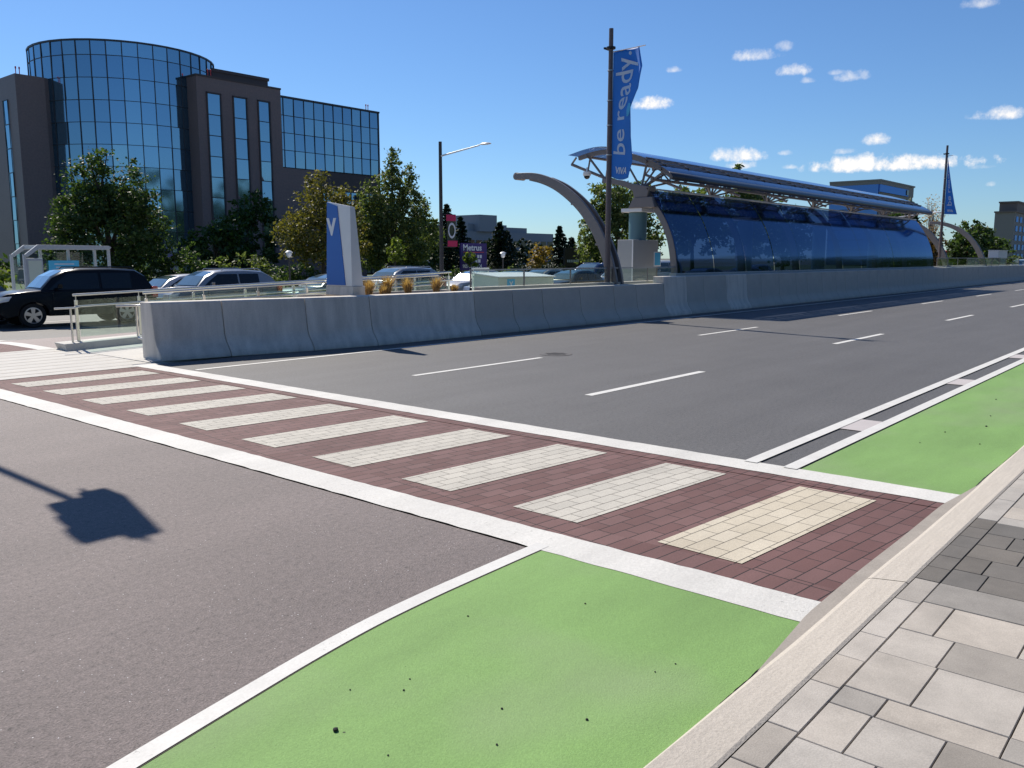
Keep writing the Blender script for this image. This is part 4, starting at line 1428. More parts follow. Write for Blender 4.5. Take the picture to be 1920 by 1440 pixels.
mb = MB(); mb.bar((-.1, 0, 1.64), (2.5, 0, 1.64), .12, .08); mb.build('trim', 'sign_red', t)
mb = MB(); mb.add([(0, .08, 1.75), (2.48, .08, 1.75), (3.23, .08, 3.0), (.75, .08, 3.0)], [(0, 1, 2, 3)]); mb.build('panel', 'dark_sign', t, solid=.03)
mb = MB(); mb.box(.6, .75, .1, .2, 0, 2.0); mb.box(1.9, 2.05, .1, .2, 0, 2.0); mb.build('post', 'bark', t)
t = thing('dark_signboard', 'dark brown roadside signboard with small pale lettering', 'signboard', (67.9, 50.0, -.2))
mb = MB(); mb.box(-1.35, 1.35, -.08, .08, 1.2, 2.95); mb.build('board', 'dark_sign', t)
mb = MB()
for k in range(7):
    mb.box(-.95 + k * .28, -.95 + k * .28 + .2, -.09, -.0815, 1.55, 1.80)
mb.build('worn_text', 'letter_soft', t)
mb = MB(); mb.box(-1.1, -.95, .082, .2, 0, 1.2); mb.box(.95, 1.1, .082, .2, 0, 1.2); mb.build('post', 'bark', t)

# ================================================================== BUS SHELTER
mat('shelter_frame', (.42, .44, .46), .5)
t = thing('bus_shelter', 'small white framed bus shelter with sloping roof behind the black car', 'bus shelter', (15.2, 37.4, -.2))
B = lambda x, y, z: (x - 15.2, y - 37.4, z + .2)
mb = MB(); mb.prism([(-1.78, 2.05), (-1.68, 2.12), (-1.22, 2.48), (1.62, 2.46), (1.70, 2.40), (1.62, 2.30), (-1.2, 2.30), (-1.62, 2.0)], 'y', -.75, -.62)
mb.prism([(-1.78, 2.05), (-1.68, 2.12), (-1.22, 2.48), (1.62, 2.46), (1.70, 2.40), (1.62, 2.30), (-1.2, 2.30), (-1.62, 2.0)], 'y', .62, .75)
for k in range(6):
    x = -1.2 + k * .56
    mb.box(x - .05, x + .05, -.62, .62, 2.32, 2.44)
mb.build('roof_frame', 'shelter_frame', t, bevel=.01)
mb = MB(); mb.box(-1.2, 1.6, -.62, .62, 2.445, 2.455); mb.build('roof_panel', 'shelter_glass', t)
for (x, y) in ((-1.72, -.66), (1.6, -.66), (-1.72, .66), (1.6, .66), (-.62, .66), (.5, .66)):
    mb = MB(); mb.box(x - .05, x + .05, y - .05, y + .05, 0, 2.10 if x < -1.5 else 2.30); mb.build('post', 'shelter_frame', t)
mb = MB(); mb.box(-1.66, -1.05, -.70, -.58, .1, 1.95); p = mb.build('advert_panel', 'shelter_frame', t, bevel=.02)
mb = MB(); mb.box(-1.60, -1.11, -.71, -.703, .25, 1.85); mb.build('poster', 'poster_pale' if 'poster_pale' in MATS else mat('poster_pale', (.55, .60, .50), .5).name, p)
mb = MB(); mb.box(-.35, .85, .50, .58, 1.05, 1.85); p = mb.build('blue_poster', 'sky_blue', t)
mb = MB()
for k in range(3):
    mb.box(-.15 + .05 * k, .65 - .03 * k, .492, .4985, 1.68 - k * .13, 1.73 - k * .13)
mb.build('poster_text', 'letter_soft', p)
for (a, b) in ((-1.66, -.66), (-.58, .46), (.54, 1.56)):
    mb = MB(); mb.box(a, b, .65, .67, .15, 2.2); mb.build('glass_panel', 'shelter_glass', t)

# ================================================================== VEHICLES
STY = dict(
    suv=dict(L=4.80, W=1.94, H=1.76, hood=1.06, belt=1.10, cowl=-1.12, rf=-.38, rr=1.75, tail=2.30, wr=.375, wb=(-1.42, 1.34), roofrail=True, sill=.34),
    crossover=dict(L=4.62, W=1.86, H=1.66, hood=1.00, belt=1.05, cowl=-1.15, rf=-.35, rr=1.55, tail=2.22, wr=.35, wb=(-1.38, 1.32), roofrail=True, sill=.31),
    sedan=dict(L=4.75, W=1.80, H=1.45, hood=.90, belt=.93, cowl=-1.10, rf=-.25, rr=1.02, tail=1.75, wr=.32, wb=(-1.42, 1.35), roofrail=False, sill=.26),
    hatch=dict(L=4.45, W=1.80, H=1.58, hood=.96, belt=1.0, cowl=-1.22, rf=-.30, rr=1.50, tail=2.10, wr=.33, wb=(-1.35, 1.28), roofrail=False, sill=.28),
    van=dict(L=5.1, W=1.98, H=1.92, hood=1.10, belt=1.16, cowl=-1.50, rf=-.75, rr=2.25, tail=2.48, wr=.35, wb=(-1.6, 1.45), roofrail=False, sill=.32))


def car(label, style, pmat, x, y, z=-.35, rz=0.0, name='parked_car', cat='car', group='cars on the far carriageway', glassmat='car_glass'):
    q = STY[style]
    t = thing(name, label, cat, (x, y, z), rz, group)
    L, W, H = q['L'], q['W'], q['H']
    h = L / 2
    hw = W / 2
    hood, belt = q['hood'], q['belt']
    wr = q['wr']
    # lower body: side outline with wheel arches
    def arch(cx):
        R_ = wr + .055
        return [(cx + R_ * math.cos(a), wr + R_ * math.sin(a)) for a in [math.pi * (k / 9) for k in range(10)] if wr + R_ * math.sin(a) > q['sill'] - .02]
    sedan = style == 'sedan'
    top = [(-h + .01, .44), (-h - .0, .58), (-h + .06, .74), (-h + .16, hood - .13), (-h + .34, hood - .04), (q['cowl'] - .4, hood + .03), (q['cowl'], belt + .02)]
    if sedan:
        top += [(q['tail'] - .15, belt + .03), (h - .15, belt + .015), (h - .03, belt - .06), (h, .66), (h - .03, .42)]
    else:
        top += [(q['tail'] - .02, belt + .03), (h - .06, belt - .03), (h - .01, .75), (h, .55), (h - .06, .42)]
    low = [(h - .22, q['sill'] - .04)] + arch(q['wb'][1]) + [(q['wb'][1] - wr - .06, q['sill']), (q['wb'][0] + wr + .06, q['sill'])] + arch(q['wb'][0]) + [(-h + .22, q['sill'] - .04)]
    poly = top + low
    # three-slice loft across the width: slightly narrower ends, tucked sills
    mb = MB()
    n = len(poly)
    def ring(yy, k):
        rr_ = []
        for (px, pz) in poly:
            f = abs(px) / h
            plan = 1 - .13 * max(0, f - .72) / .28 * (abs(yy) / hw)
            tuck = 1 - .05 * max(0, (.55 - pz)) - .06 * max(0, (pz - .78) / .4) * (abs(yy) / hw)
            rr_.append((px * (1 - .025 * k), yy * plan * tuck, pz if k == 0 else (pz - .035 if pz > .7 else pz)))
        return rr_
    ringsY = [(-hw, 1), (-hw * .93, 0), (-hw * .5, 0), (0, 0), (hw * .5, 0), (hw * .93, 0), (hw, 1)]
    vs = [p for yy, k in ringsY for p in ring(yy, k)]
    vs = [(p[0], p[1], p[2] + (.03 * (1 - (p[1] / hw) ** 2) if p[2] > .75 else 0)) for p in vs]
    fs = []
    for i in range(len(ringsY) - 1):
        for j in range(n):
            fs.append((i * n + j, i * n + (j + 1) % n, (i + 1) * n + (j + 1) % n, (i + 1) * n + j))
    fs.append(tuple(range(n - 1, -1, -1))); fs.append(tuple((len(ringsY) - 1) * n + j for j in range(n)))
    mb.add(vs, fs)
    mb.build('body', pmat, t, smooth=True, bevel=.02, seg=2)
    # cabin
    bw, tw = hw - .075, hw - .27
    c0, c1 = q['cowl'] - .02, q['tail'] - .04
    r0, r1 = q['rf'], q['rr']
    zb, zt = belt + .0, H
    st = [(c0, c0, zb, zb), ]
    # roof line points (x, z) and belt x positions for each section
    secs = [(c0, c0 + .02, zb + .04), ((c0 + r0) / 2 - .02, (c0 + r0) / 2, (zb + zt) / 2 + .09), (r0, r0, zt - .05), (r0 + .45, r0 + .45, zt - .005), ((r0 + r1) / 2 + .25, (r0 + r1) / 2 + .25, zt), (r1, r1, zt - .045),
            ((r1 + c1) / 2 + .05, (r1 + c1) / 2 + .05, (zb + zt) / 2 + .08), (c1, c1, zb + .04)]
    vs, fs = [], []
    m_ = 9
    for (xb, xt, z) in secs:
        fz = (z - zb) / (zt - zb)
        w2 = bw + (tw - bw) * fz
        endn = 1 - .05 * (abs(xb) / h)
        pts = [(xb, -bw * endn, zb - .04), (xb, -(bw + (w2 - bw) * .5) * endn, zb + (z - zb) * .5), (xb, -w2 * endn, z - .03 * fz), (xb, -w2 * endn + .07, z + .015 * fz), (xb, 0, z + .035 * fz)]
        pts = pts + [(p[0], -p[1], p[2]) for p in pts[-2::-1]]
        vs += pts
    for i in range(len(secs) - 1):
        for k in range(m_ - 1):
            fs.append((i * m_ + k, i * m_ + k + 1, (i + 1) * m_ + k + 1, (i + 1) * m_ + k))
        fs.append((i * m_ + m_ - 1, i * m_, (i + 1) * m_, (i + 1) * m_ + m_ - 1))
    fs.append(tuple(range(m_))); k = (len(secs) - 1) * m_; fs.append(tuple(range(k, k + m_)))
    mb = MB(); mb.add(vs, fs)
    cab = mb.build('cabin', pmat, t, smooth=True)

    def side(px, pz, sgn, off=.012):
        fz = (pz - zb) / (zt - zb)
        w2 = bw + (tw - bw) * fz
        endn = 1 - .05 * (abs(px) / h)
        return (px, sgn * (w2 * endn + off), pz)

    def pane(nm, pts, mm, depth=.004):
        mb = MB(); mb.add(pts, [tuple(range(len(pts)))])
        return mb.build(nm, mm, t, solid=depth)
    # side window outlines
    z0, z1 = zb + .035, zt - .13
    def lerp_front(z):   # x on the windscreen line at height z
        return c0 + (r0 - c0) * ((z - zb) / (zt - .05 - zb)) + .17
    def lerp_back(z):
        return c1 + (r1 - c1) * ((z - zb) / (zt - .05 - zb)) - .17
    xm = (r0 + r1) / 2 - .08
    xq = r1 - (.05 if sedan else .18)
    xq0 = xq if not sedan else xq - .05
    for sgn in (-1, 1):
        f_ = [(lerp_front(z0), z0), (xm - .04, z0), (xm - .04, z1), (lerp_front(z1), z1), (lerp_front((z0 + z1) / 2) - .03, (z0 + z1) / 2)]
        pane('side_window', [side(a, b, sgn) for a, b in f_], 'car_glass')
        b_ = [(xm + .04, z0), (xq, z0), (min(xq, lerp_back(z1)), z1), (xm + .04, z1)]
        pane('side_window', [side(a, b, sgn) for a, b in b_], 'car_glass')
        q_ = [(xq + .06, z0), (lerp_back(z0), z0), (lerp_back(z1), z1), (min(xq + .06, lerp_back(z1) - .02), z1)]
        if lerp_back(z1) - xq > .12 or sedan:
            if sedan:
                q_ = [(xq + .06, z0), (lerp_back(z0) - .05, z0), (xq + .07, z1 - .08)]
            pane('side_window', [side(a, b, sgn) for a, b in q_], 'car_glass')
    # windscreen and rear window: follow the cabin sections
    def scr(nm, i0, i1, mm, out):
        mb = MB()
        A = []
        for i in (i0, (i0 + i1) // 2, i1):
            row = vs[i * m_:(i + 1) * m_]
            A.append([Vector(row[2]) * 1.0, Vector(row[3]), Vector(row[4]), Vector(row[5]), Vector(row[6])])
        P_ = []
        for kk in range(5):
            a, b_, c_ = A[0][kk], A[1][kk], A[2][kk]
            seq = []
            for tt in (.06, .5, .95):
                p = a.lerp(b_, tt * 2) if tt <= .5 else b_.lerp(c_, tt * 2 - 1)
                p = Vector((p.x + out, p.y * .90, p.z + .010))
                seq.append(p)
            P_.append(seq)
        for kk in range(4):
            for j in range(2):
                mb.add([P_[kk][j], P_[kk + 1][j], P_[kk + 1][j + 1], P_[kk][j + 1]], [(0, 1, 2, 3)])
        return mb.build(nm, mm, t, smooth='all')
    scr('windscreen', 0, 2, 'windscreen', -.018)
    scr('rear_window', 7, 5, 'car_glass', .018)
    # wheels
    for cx in q['wb']:
        for sgn in (-1, 1):
            yy = sgn * (hw - .13)
            mb = MB(); mb.lathe([(wr * .62, -.10), (wr * .94, -.105), (wr, -.06), (wr, .06), (wr * .94, .105), (wr * .62, .10)], (cx, yy, wr), axis='y', n=28)
            wh = mb.build('wheel', 'tyre', t, smooth=True)
            mb = MB()
            yo = yy + sgn * .108
            mb.lathe([(wr * .66, yo - sgn * .03), (wr * .66, yo), (wr * .58, yo + sgn * .004), (wr * .56, yo - sgn * .025)], (cx, 0, wr), axis='y', n=28)
            for k in range(5):
                a = 2 * math.pi * k / 5 + .3
                ca, sa = math.cos(a), math.sin(a)
                w1_, w2_ = wr * .10, wr * .17
                pts = []
                for (rr_, ww) in ((wr * .08, w1_), (wr * .60, w2_)):
                    pts += [(cx + ca * rr_ - sa * ww, yo - sgn * .012, wr + sa * rr_ + ca * ww), (cx + ca * rr_ + sa * ww, yo - sgn * .012, wr + sa * rr_ - ca * ww)]
                mb.add([pts[0], pts[1], pts[3], pts[2]] + [(p[0], yo + sgn * .006, p[2]) for p in (pts[0], pts[1], pts[3], pts[2])],
                       [(0, 1, 2, 3), (4, 5, 6, 7), (0, 1, 5, 4), (1, 2, 6, 5), (2, 3, 7, 6), (3, 0, 4, 7)])
            mb.lathe([(wr * .18, yo - .02), (wr * .18, yo + sgn * .012)], (cx, 0, wr), axis='y', n=12)
            mb.build('rim', 'rim', wh, smooth=True)
            mb = MB(); mb.lathe([(wr * .60, yo - sgn * .035), (wr * .60, yo - sgn * .03)], (cx, 0, wr), axis='y', n=20); mb.build('brake_disc', 'black_trim', wh)
    # lamps, mirrors, trim
    for sgn in (-1, 1):
        a = sgn * (hw - .24)
        mb = MB(); mb.hexa([(-h - .005, a - .20, hood - .30), (-h + .34, a - .06 + sgn * .17, hood - .24), (-h + .34, a + .06 + sgn * .17, hood - .24), (-h - .005, a + .20, hood - .30)],
                           [(-h + .05, a - .20, hood - .13), (-h + .44, a - .06 + sgn * .165, hood - .10), (-h + .44, a + .06 + sgn * .165, hood - .10), (-h + .05, a + .20, hood - .13)])
        mb.build('headlight', 'lamp_glass', t, bevel=.015)
        mb = MB()
        zl = belt - .26
        if sedan:
            mb.box(h - .28, h - .005, sgn * (hw - .16) - .15, sgn * (hw - .16) + .105, zl + .02, zl + .19)
        else:
            mb.box(h - .20, h - .02, sgn * (hw - .12) - .10, sgn * (hw - .12) + .055, zl - .02, zl + .34)
        mb.build('tail_light', 'red_lamp', t, bevel=.02)
        mb = MB(); mb.hexa([(c0 + .42, sgn * (bw + .02) - .05, belt + .06), (c0 + .52, sgn * (bw + .02) - .05, belt + .06), (c0 + .55, sgn * (bw + .22), belt + .07), (c0 + .42, sgn * (bw + .22), belt + .07)],
                           [(c0 + .44, sgn * (bw + .02) - .05, belt + .15), (c0 + .53, sgn * (bw + .02) - .05, belt + .15), (c0 + .56, sgn * (bw + .22), belt + .22), (c0 + .42, sgn * (bw + .22), belt + .22)])
        mb.build('mirror', pmat, t, bevel=.02)
        if q['roofrail']:
            mb = MB(); mb.tube([(r0 + .25, sgn * (tw - .02), zt + .0), (r0 + .32, sgn * (tw - .02), zt + .055), (r1 - .15, sgn * (tw - .02), zt + .05), (r1 - .02, sgn * (tw - .02), zt - .02)], .018, 6)
            mb.build('roof_rail', 'rim' if pmat != 'car_paint_black' else 'black_trim', t, smooth=True)
        for xx in (xm - .22, xq - .20):
            mb = MB(); mb.box(xx - .09, xx + .09, sgn * (hw * .965) - .012, sgn * (hw * .965) + .018, belt - .17, belt - .135); mb.build('door_handle', pmat, t, bevel=.005)
        mb = MB()
        for xx in (q['wb'][0] + wr + .22, xm, xq + .02):
            mb.box(xx - .004, xx + .004, sgn * (hw * .985) - .01, sgn * (hw * .985) + .004, q['sill'] + .12, belt - .06)
        mb.build('door_seam', 'black_trim', t)
    mb = MB(); mb.box(-h - .012, -h + .06, -.42, .42, .60, .74); mb.build('grille', 'black_trim', t, bevel=.02)
    mb = MB(); mb.box(-h - .018, -h + .04, -.26, .26, .40, .52); mb.build('number_plate', 'letter_white', t)
    return t


paint('black', (.005, .005, .007), 0.0, .25)
paint('silver', (.27, .28, .29), .5, .3)
paint('white', (.50, .50, .50), .0, .35)
paint('grey', (.14, .15, .16), .5, .3)
paint('dark', (.035, .04, .045), .4, .28)
paint('green', (.03, .065, .06), .4, .28)
paint('navy', (.012, .022, .075), .4, .26)
paint('beige', (.42, .38, .31), .4, .3)
PB = 'car_paint_'
G_ = 'cars queuing on the far carriageway'
car('black sport utility vehicle with five spoke wheels, nearest of the queuing cars', 'suv', PB + 'black', 11.85, 28.65, rz=-.10, group=G_)
car('silver grey car leaving at the picture\'s left edge, its red tail lamp showing', 'sedan', PB + 'grey', 8.85, 30.9, group=G_)
car('white sedan half hidden between the black and the silver utility vehicles', 'sedan', PB + 'white', 17.3, 32.0, group=G_)
car('silver utility vehicle with roof rails right behind the black one', 'crossover', PB + 'silver', 17.0, 28.8, group=G_)
car('dark grey sedan low behind the railing, left of the blue sign', 'sedan', PB + 'grey', 22.4, 28.9, group=G_)
car('silver crossover with dark windows just right of the blue sign', 'crossover', PB + 'silver', 27.1, 30.0, group=G_)
car('white sedan with bright headlamp behind the dry grass tufts', 'sedan', PB + 'white', 32.9, 30.4, group=G_)
car('dark green sedan seen through glass left of the pale green box', 'sedan', PB + 'green', 31.6, 27.0, group=G_)
car('beige sedan roof showing over the pale green box', 'sedan', PB + 'beige', 40.3, 31.8, group=G_)
car('dark sedan behind the right end of the pale green box', 'sedan', PB + 'dark', 37.0, 27.2, group=G_)
car('navy sport utility vehicle standing behind the dark sedan', 'suv', PB + 'navy', 44.6, 31.2, group=G_)
car('dark blue hatchback with a sloping bonnet left of the banner pole', 'hatch', PB + 'navy', 41.6, 27.0, group=G_)
car('white van between the banner pole and the grey cabinet', 'van', PB + 'white', 49.5, 29.8, name='parked_van', cat='van', group=G_)
car('dark car with a glinting bonnet right of the small notice board', 'sedan', PB + 'dark', 50.3, 26.6, group=G_)
car('grey sedan dimly visible through the left part of the blue wall', 'sedan', PB + 'grey', 57.5, 27.2, group=G_)
car('silver hatchback dimly visible through the middle of the blue wall', 'hatch', PB + 'silver', 66.0, 30.4, group=G_)
car('small white car turning at the picture\'s far right edge', 'hatch', PB + 'white', 119.0, 20.6, z=0.02, group=G_)
t = thing('bus', 'white bus with a red roof edge beyond the far arches', 'bus', (108, 25.5, -.35))
mb = MB(); mb.box(-4.6, 4.6, -1.25, 1.25, .35, 2.6); mb.build('body', PB + 'white', t, bevel=.12, seg=3, smooth=True)
mb = MB(); mb.box(-4.5, 4.5, -1.2, 1.2, 2.602, 2.95); mb.build('roof', 'sign_red', t, bevel=.08)
for k in range(6):
    mb = MB(); mb.box(-4.2 + k * 1.4, -3.0 + k * 1.4, -1.262, -1.2515, 1.35, 2.25); mb.build('window', 'car_glass', t)
mb = MB(); mb.box(-4.612, -4.6015, -1.0, 1.0, 1.2, 2.3); mb.build('windscreen', 'windscreen', t)
for cx in (-2.9, 2.6):
    for sy in (-1.12, 1.12):
        mb = MB(); mb.lathe([(.48, -.14), (.48, .14)], (cx, sy, .48), axis='y', n=20); mb.build('wheel', 'tyre', t, smooth=True)

# ================================================================== OFFICE BUILDING
OB = thing('office_building', 'dark granite and mirror glass office building with a round glass tower', 'office building', (38, 72, -.2))
O = lambda x, y, z: (x - 38, y - 72, z + .2)


def obox(mb, x0, x1, y0, y1, z0, z1):
    a, b = O(x0, y0, z0), O(x1, y1, z1)
    return mb.box(a[0], b[0], a[1], b[1], a[2], b[2])


def glass_grid(parent, name, p0, ux, uz, nx, nz, first=1.0, frame=.05, seed=0, mat_='curtain_glass', nrm=(0, -1, 0)):
    """panes as single facets with a slight tilt each, under a proud mullion grid (child of the panes)"""
    r = random.Random(seed)
    p0, ux, uz, nrm = Vector(p0), Vector(ux), Vector(uz), Vector(nrm)
    mb = MB()
    xs_ = [0.0] + [first + i for i in range(nx)] if first < 1 else [float(i) for i in range(nx + 1)]
    for i in range(len(xs_) - 1):
        for j in range(nz):
            a = r.uniform(-.012, .012); b = r.uniform(-.012, .012)
            c = [p0 + ux * xs_[i] + uz * j + nrm * (a + b), p0 + ux * xs_[i + 1] + uz * j + nrm * (-a + b), p0 + ux * xs_[i + 1] + uz * (j + 1) + nrm * (-a - b), p0 + ux * xs_[i] + uz * (j + 1) + nrm * (a - b)]
            mb.add(c, [(0, 1, 2, 3)])
    g = mb.build(name, mat_, parent, fix=False)
    mb = MB()
    n_ = nrm * .03
    for x_ in xs_:
        a, b = p0 + ux * x_ + n_, p0 + ux * x_ + uz * nz + n_
        d = ux.normalized() * frame / 2
        mb.hexa([a - d - n_ * .5, a + d - n_ * .5, a + d + n_, a - d + n_], [b - d - n_ * .5, b + d - n_ * .5, b + d + n_, b - d + n_])
    for j in range(nz + 1):
        a, b = p0 + uz * j + n_ * 1.1, p0 + uz * j + ux * xs_[-1] + n_ * 1.1
        d = uz.normalized() * frame / 2
        mb.hexa([a - d - n_ * .6, b - d - n_ * .6, b - d + n_ * .9, a - d + n_ * .9], [a + d - n_ * .6, b + d - n_ * .6, b + d + n_ * .9, a + d + n_ * .9])
    mb.build('mullions', 'mullion', g)
    return g


# round tower
CX, CY, CR, CT = 38.7, 79.0, 7.67, 19.35
NS, ROWH = 40, 1.78
gr = []
r = random.Random(3)
mb = MB(); mm = MB()
nrow = 11
for i in range(NS):
    a0, a1 = 2 * math.pi * i / NS, 2 * math.pi * (i + 1) / NS
    q0, q1 = Vector((CX + CR * math.cos(a0), CY + CR * math.sin(a0), 0)), Vector((CX + CR * math.cos(a1), CY + CR * math.sin(a1), 0))
    nr = Vector((math.cos((a0 + a1) / 2), math.sin((a0 + a1) / 2), 0))
    if nr.y > .55:
        continue
    for j in range(nrow):
        zt_ = CT - ROWH * j * 1.0
        hgt = ROWH if j else ROWH * .62
        zt_ = CT - (0 if j == 0 else ROWH * .62 + ROWH * (j - 1))
        zb_ = max(zt_ - hgt, 0)
        a = r.uniform(-.014, .014); b = r.uniform(-.012, .012)
        c = [q0 + nr * (a + b), q1 + nr * (-a + b), q1 + nr * (-a - b), q0 + nr * (a - b)]
        zz = (zb_, zb_, zt_, zt_)
        mb.add([O(p.x, p.y, z) for p, z in zip(c, zz)], [(0, 1, 2, 3)])
        d = nr * .05
        mm.hexa([O(*(q0 - d).xy, zb_ - .02), O(*(q1 - d).xy, zb_ - .02), O(*(q1 + d).xy, zb_ - .02), O(*(q0 + d).xy, zb_ - .02)],
                [O(*(q0 - d).xy, zb_ + .02), O(*(q1 - d).xy, zb_ + .02), O(*(q1 + d).xy, zb_ + .02), O(*(q0 + d).xy, zb_ + .02)])
    rad = Vector((math.cos(a0), math.sin(a0), 0))
    p = q0 + rad * .02
    mm.bar(O(p.x, p.y, 0), O(p.x, p.y, CT), .05, .10)
tower = mb.build('round_tower', 'curtain_glass', OB, fix=False)
mm.build('mullions', 'mullion', tower)
mb = MB(); mb.lathe([(CR + .08, CT), (CR + .08, CT + .14), (CR - .2, CT + .14), (CR - .2, CT - .1)], (CX - 38, CY - 72, .2), n=NS); mb.build('roof_rim', 'mullion', tower)
mb = MB(); mb.lathe([(CR - .25, CT - .3), (CR - .25, CT - .05)], (CX - 38, CY - 72, .2), n=NS); mb.build('roof', 'granite_dark', tower)
# left tower with a corner splay
mb = MB()
LT = 16.5
ply = [(28.65, 77), (30.9, 77), (31.75, 77.4), (31.9, 84), (28.65, 84)]
mb.prism([(x - 38, y - 72) for x, y in ply], 'z', 0, LT + .2)
mb.build('stone_tower', 'granite', OB)
glass_grid(OB, 'window_strip', O(28.63, 79.8, 1.0), (0, -1.0, 0), (0, 0, 1.95), 1, 7, seed=5, nrm=(-1, 0, 0))
# stone block right of the round tower, with three tall window strips
mb = MB()
RT = 17.25
obox(mb, 40.5, 49.0, 70.0, 84, 0, RT)
blk = mb.build('stone_block', 'granite', OB)
mb = MB()
for (xa, xb) in ((41.46, 42.70), (44.02, 45.30), (46.56, 47.70)):
    pass
for (xa, xb) in ((41.46, 42.70), (44.02, 45.30), (46.56, 47.70)):
    glass_grid(OB, 'window_strip', O(xa, 69.985, 1.7), (xb - xa, 0, 0), (0, 0, 1.78), 1, 8, seed=int(xa), frame=.06)
    mb = MB(); obox(mb, xa - .10, xa, 69.90, 70.0, 1.6, 16.0); obox(mb, xb, xb + .10, 69.90, 70.0, 1.6, 16.0); obox(mb, xa - .1, xb + .1, 69.90, 70.0, 15.95, 16.05); mb.build('window_reveal', 'granite_dark', OB)
mb = MB(); obox(mb, 40.45, 49.05, 69.95, 84, RT + .002, RT + .16); mb.build('coping', 'granite_dark', OB)
mb = MB(); obox(mb, 43.5, 50.4, 74, 83, RT + .17, 19.0); obox(mb, 43.4, 50.5, 73.9, 83.1, 18.75, 19.02); mb.build('penthouse', 'granite_dark', OB)
# glass wing
mb = MB(); obox(mb, 49.0, 61.2, 70.55, 84, 0, 16.7); mb.build('wing_core', 'granite_dark', OB)
glass_grid(OB, 'glass_wing', O(49.0, 70.42, 10.3), (1.17, 0, 0), (0, 0, 1.60), 11, 4, first=.45, seed=9)
mb = MB(); obox(mb, 49.0, 61.35, 70.3, 84.1, 16.70, 16.86); obox(mb, 61.15, 61.3, 70.35, 84, 0, 16.69); mb.build('wing_trim', 'mullion', OB)
mb = MB(); obox(mb, 49.0, 53.6, 70.0, 70.53, 0, 10.2); mb.build('wing_base', 'granite', OB)
mb = MB(); obox(mb, 53.6, 61.1, 70.36, 70.53, 8.4, 10.2); mb.build('wing_canopy', 'granite_dark', OB)
glass_grid(OB, 'entrance_glass', O(53.7, 70.47, .2), (1.24, 0, 0), (0, 0, 1.64), 6, 5, seed=12)
for x in (56.0, 58.5, 61.0):
    mb = MB(); mb.lathe([(.35, 0), (.35, 8.4)], O(x, 70.1, -.2), n=16); mb.build('column', 'granite', OB, smooth=True)
for (x, y, z) in ((28.95, 77.15, LT), (41.9, 70.2, RT + .16), (59.9, 70.6, 16.86)):
    mb = MB()
    for d in (-.14, .14):
        mb.lathe([(.035, 0), (.035, .40), (.06, .41), (.06, .56), (.02, .60)], (x - 38 + d, y - 72, z + .2), n=8)
    mb.build('roof_light', 'sign_red', OB)

# ---- other buildings
t = thing('low_office', 'pale grey low office block with a square tower beyond the conifers', 'office building', (175, 150, -.2))
P_ = lambda mb, x0, x1, y0, y1, z0, z1: mb.box(x0 - 175, x1 - 175, y0 - 150, y1 - 150, z0 + .2, z1 + .2)
mb = MB(); P_(mb, 158, 194.5, 150, 170, 0, 8.5); mb.build('wall', 'pale_wall', t)
mb = MB(); P_(mb, 162.6, 169.2, 149, 158, 8.5, 12.7); mb.build('tower', 'pale_wall', t)
mb = MB(); P_(mb, 160.2, 175.4, 151, 168, 8.5, 10.4); P_(mb, 175.6, 183.9, 151, 168, 8.5, 9.85); mb.build('upper_floor', 'pale_wall', t)
for z in (1.5, 4.6):
    for k in range(12):
        x = 159.4 + k * 2.95
        mb = MB(); P_(mb, x, x + 2.2, 149.90, 149.99, z, z + 1.7); mb.build('window', 'car_glass', t)
t = thing('glass_office', 'blue glass and tan stone office block rising behind the station roof', 'office building', (215, 70, 0))
P_ = lambda mb, x0, x1, y0, y1, z0, z1: mb.box(x0 - 215, x1 - 215, y0 - 70, y1 - 70, z0, z1)
mb = MB(); P_(mb, 223, 251, 70.5, 82.4, 0, 18.0); mb.build('stone_wing', 'tan_wall', t)
mb = MB(); P_(mb, 222.6, 223.0, 70.6, 82.6, 0, 19.8); mb.build('blue_wing', 'far_glass', t)
mb = MB(); P_(mb, 223.0, 246, 70.2, 82.4, 18.0, 19.8); mb.build('blue_band', 'far_glass', t)
mb = MB(); P_(mb, 246, 251, 70.3, 82.4, 18.0, 20.6); P_(mb, 222.4, 251.2, 70, 82.7, 20.6, 21.0); P_(mb, 222.5, 246, 70.1, 82.65, 19.8, 20.6); mb.build('parapet', 'tan_wall', t)
mb = MB(); P_(mb, 251.1, 254.5, 70.8, 82.4, 0, 17.0); mb.build('side_wing', 'tan_wall', t)
for j in range(7):
    mb = MB(); P_(mb, 222.52, 222.59, 70.6, 82.6, 2.5 * j + 1.2, 2.5 * j + 1.4); mb.build('floor_line', 'mullion', t)
for j in range(4):
    mb = MB(); P_(mb, 226, 248, 70.40, 70.49, 2.2 + 4 * j, 4.0 + 4 * j); mb.build('window_band', 'car_glass', t)
mb = MB(); P_(mb, 244.2, 245.9, 70.05, 70.15, 18.3, 19.6); mb.build('window', 'car_glass', t)
t = thing('tan_hotel', 'tan building with blue green windows at the far right edge', 'building', (330, 60, 0))
P_ = lambda mb, x0, x1, y0, y1, z0, z1: mb.box(x0 - 330, x1 - 330, y0 - 60, y1 - 60, z0, z1)
mb = MB(); P_(mb, 330, 420, 60, 66, 0, 17.4); mb.build('wall', 'tan_wall', t)
mat('tan_wall_dark', (.20, .145, .12), .85)
mb = MB(); P_(mb, 336, 420, 60.6, 66, 17.41, 20.4); P_(mb, 335.5, 420, 60.2, 66.2, 20.4, 20.9); P_(mb, 329.5, 420, 59.5, 66.2, 16.9, 17.4); mb.build('attic', 'tan_wall_dark', t)
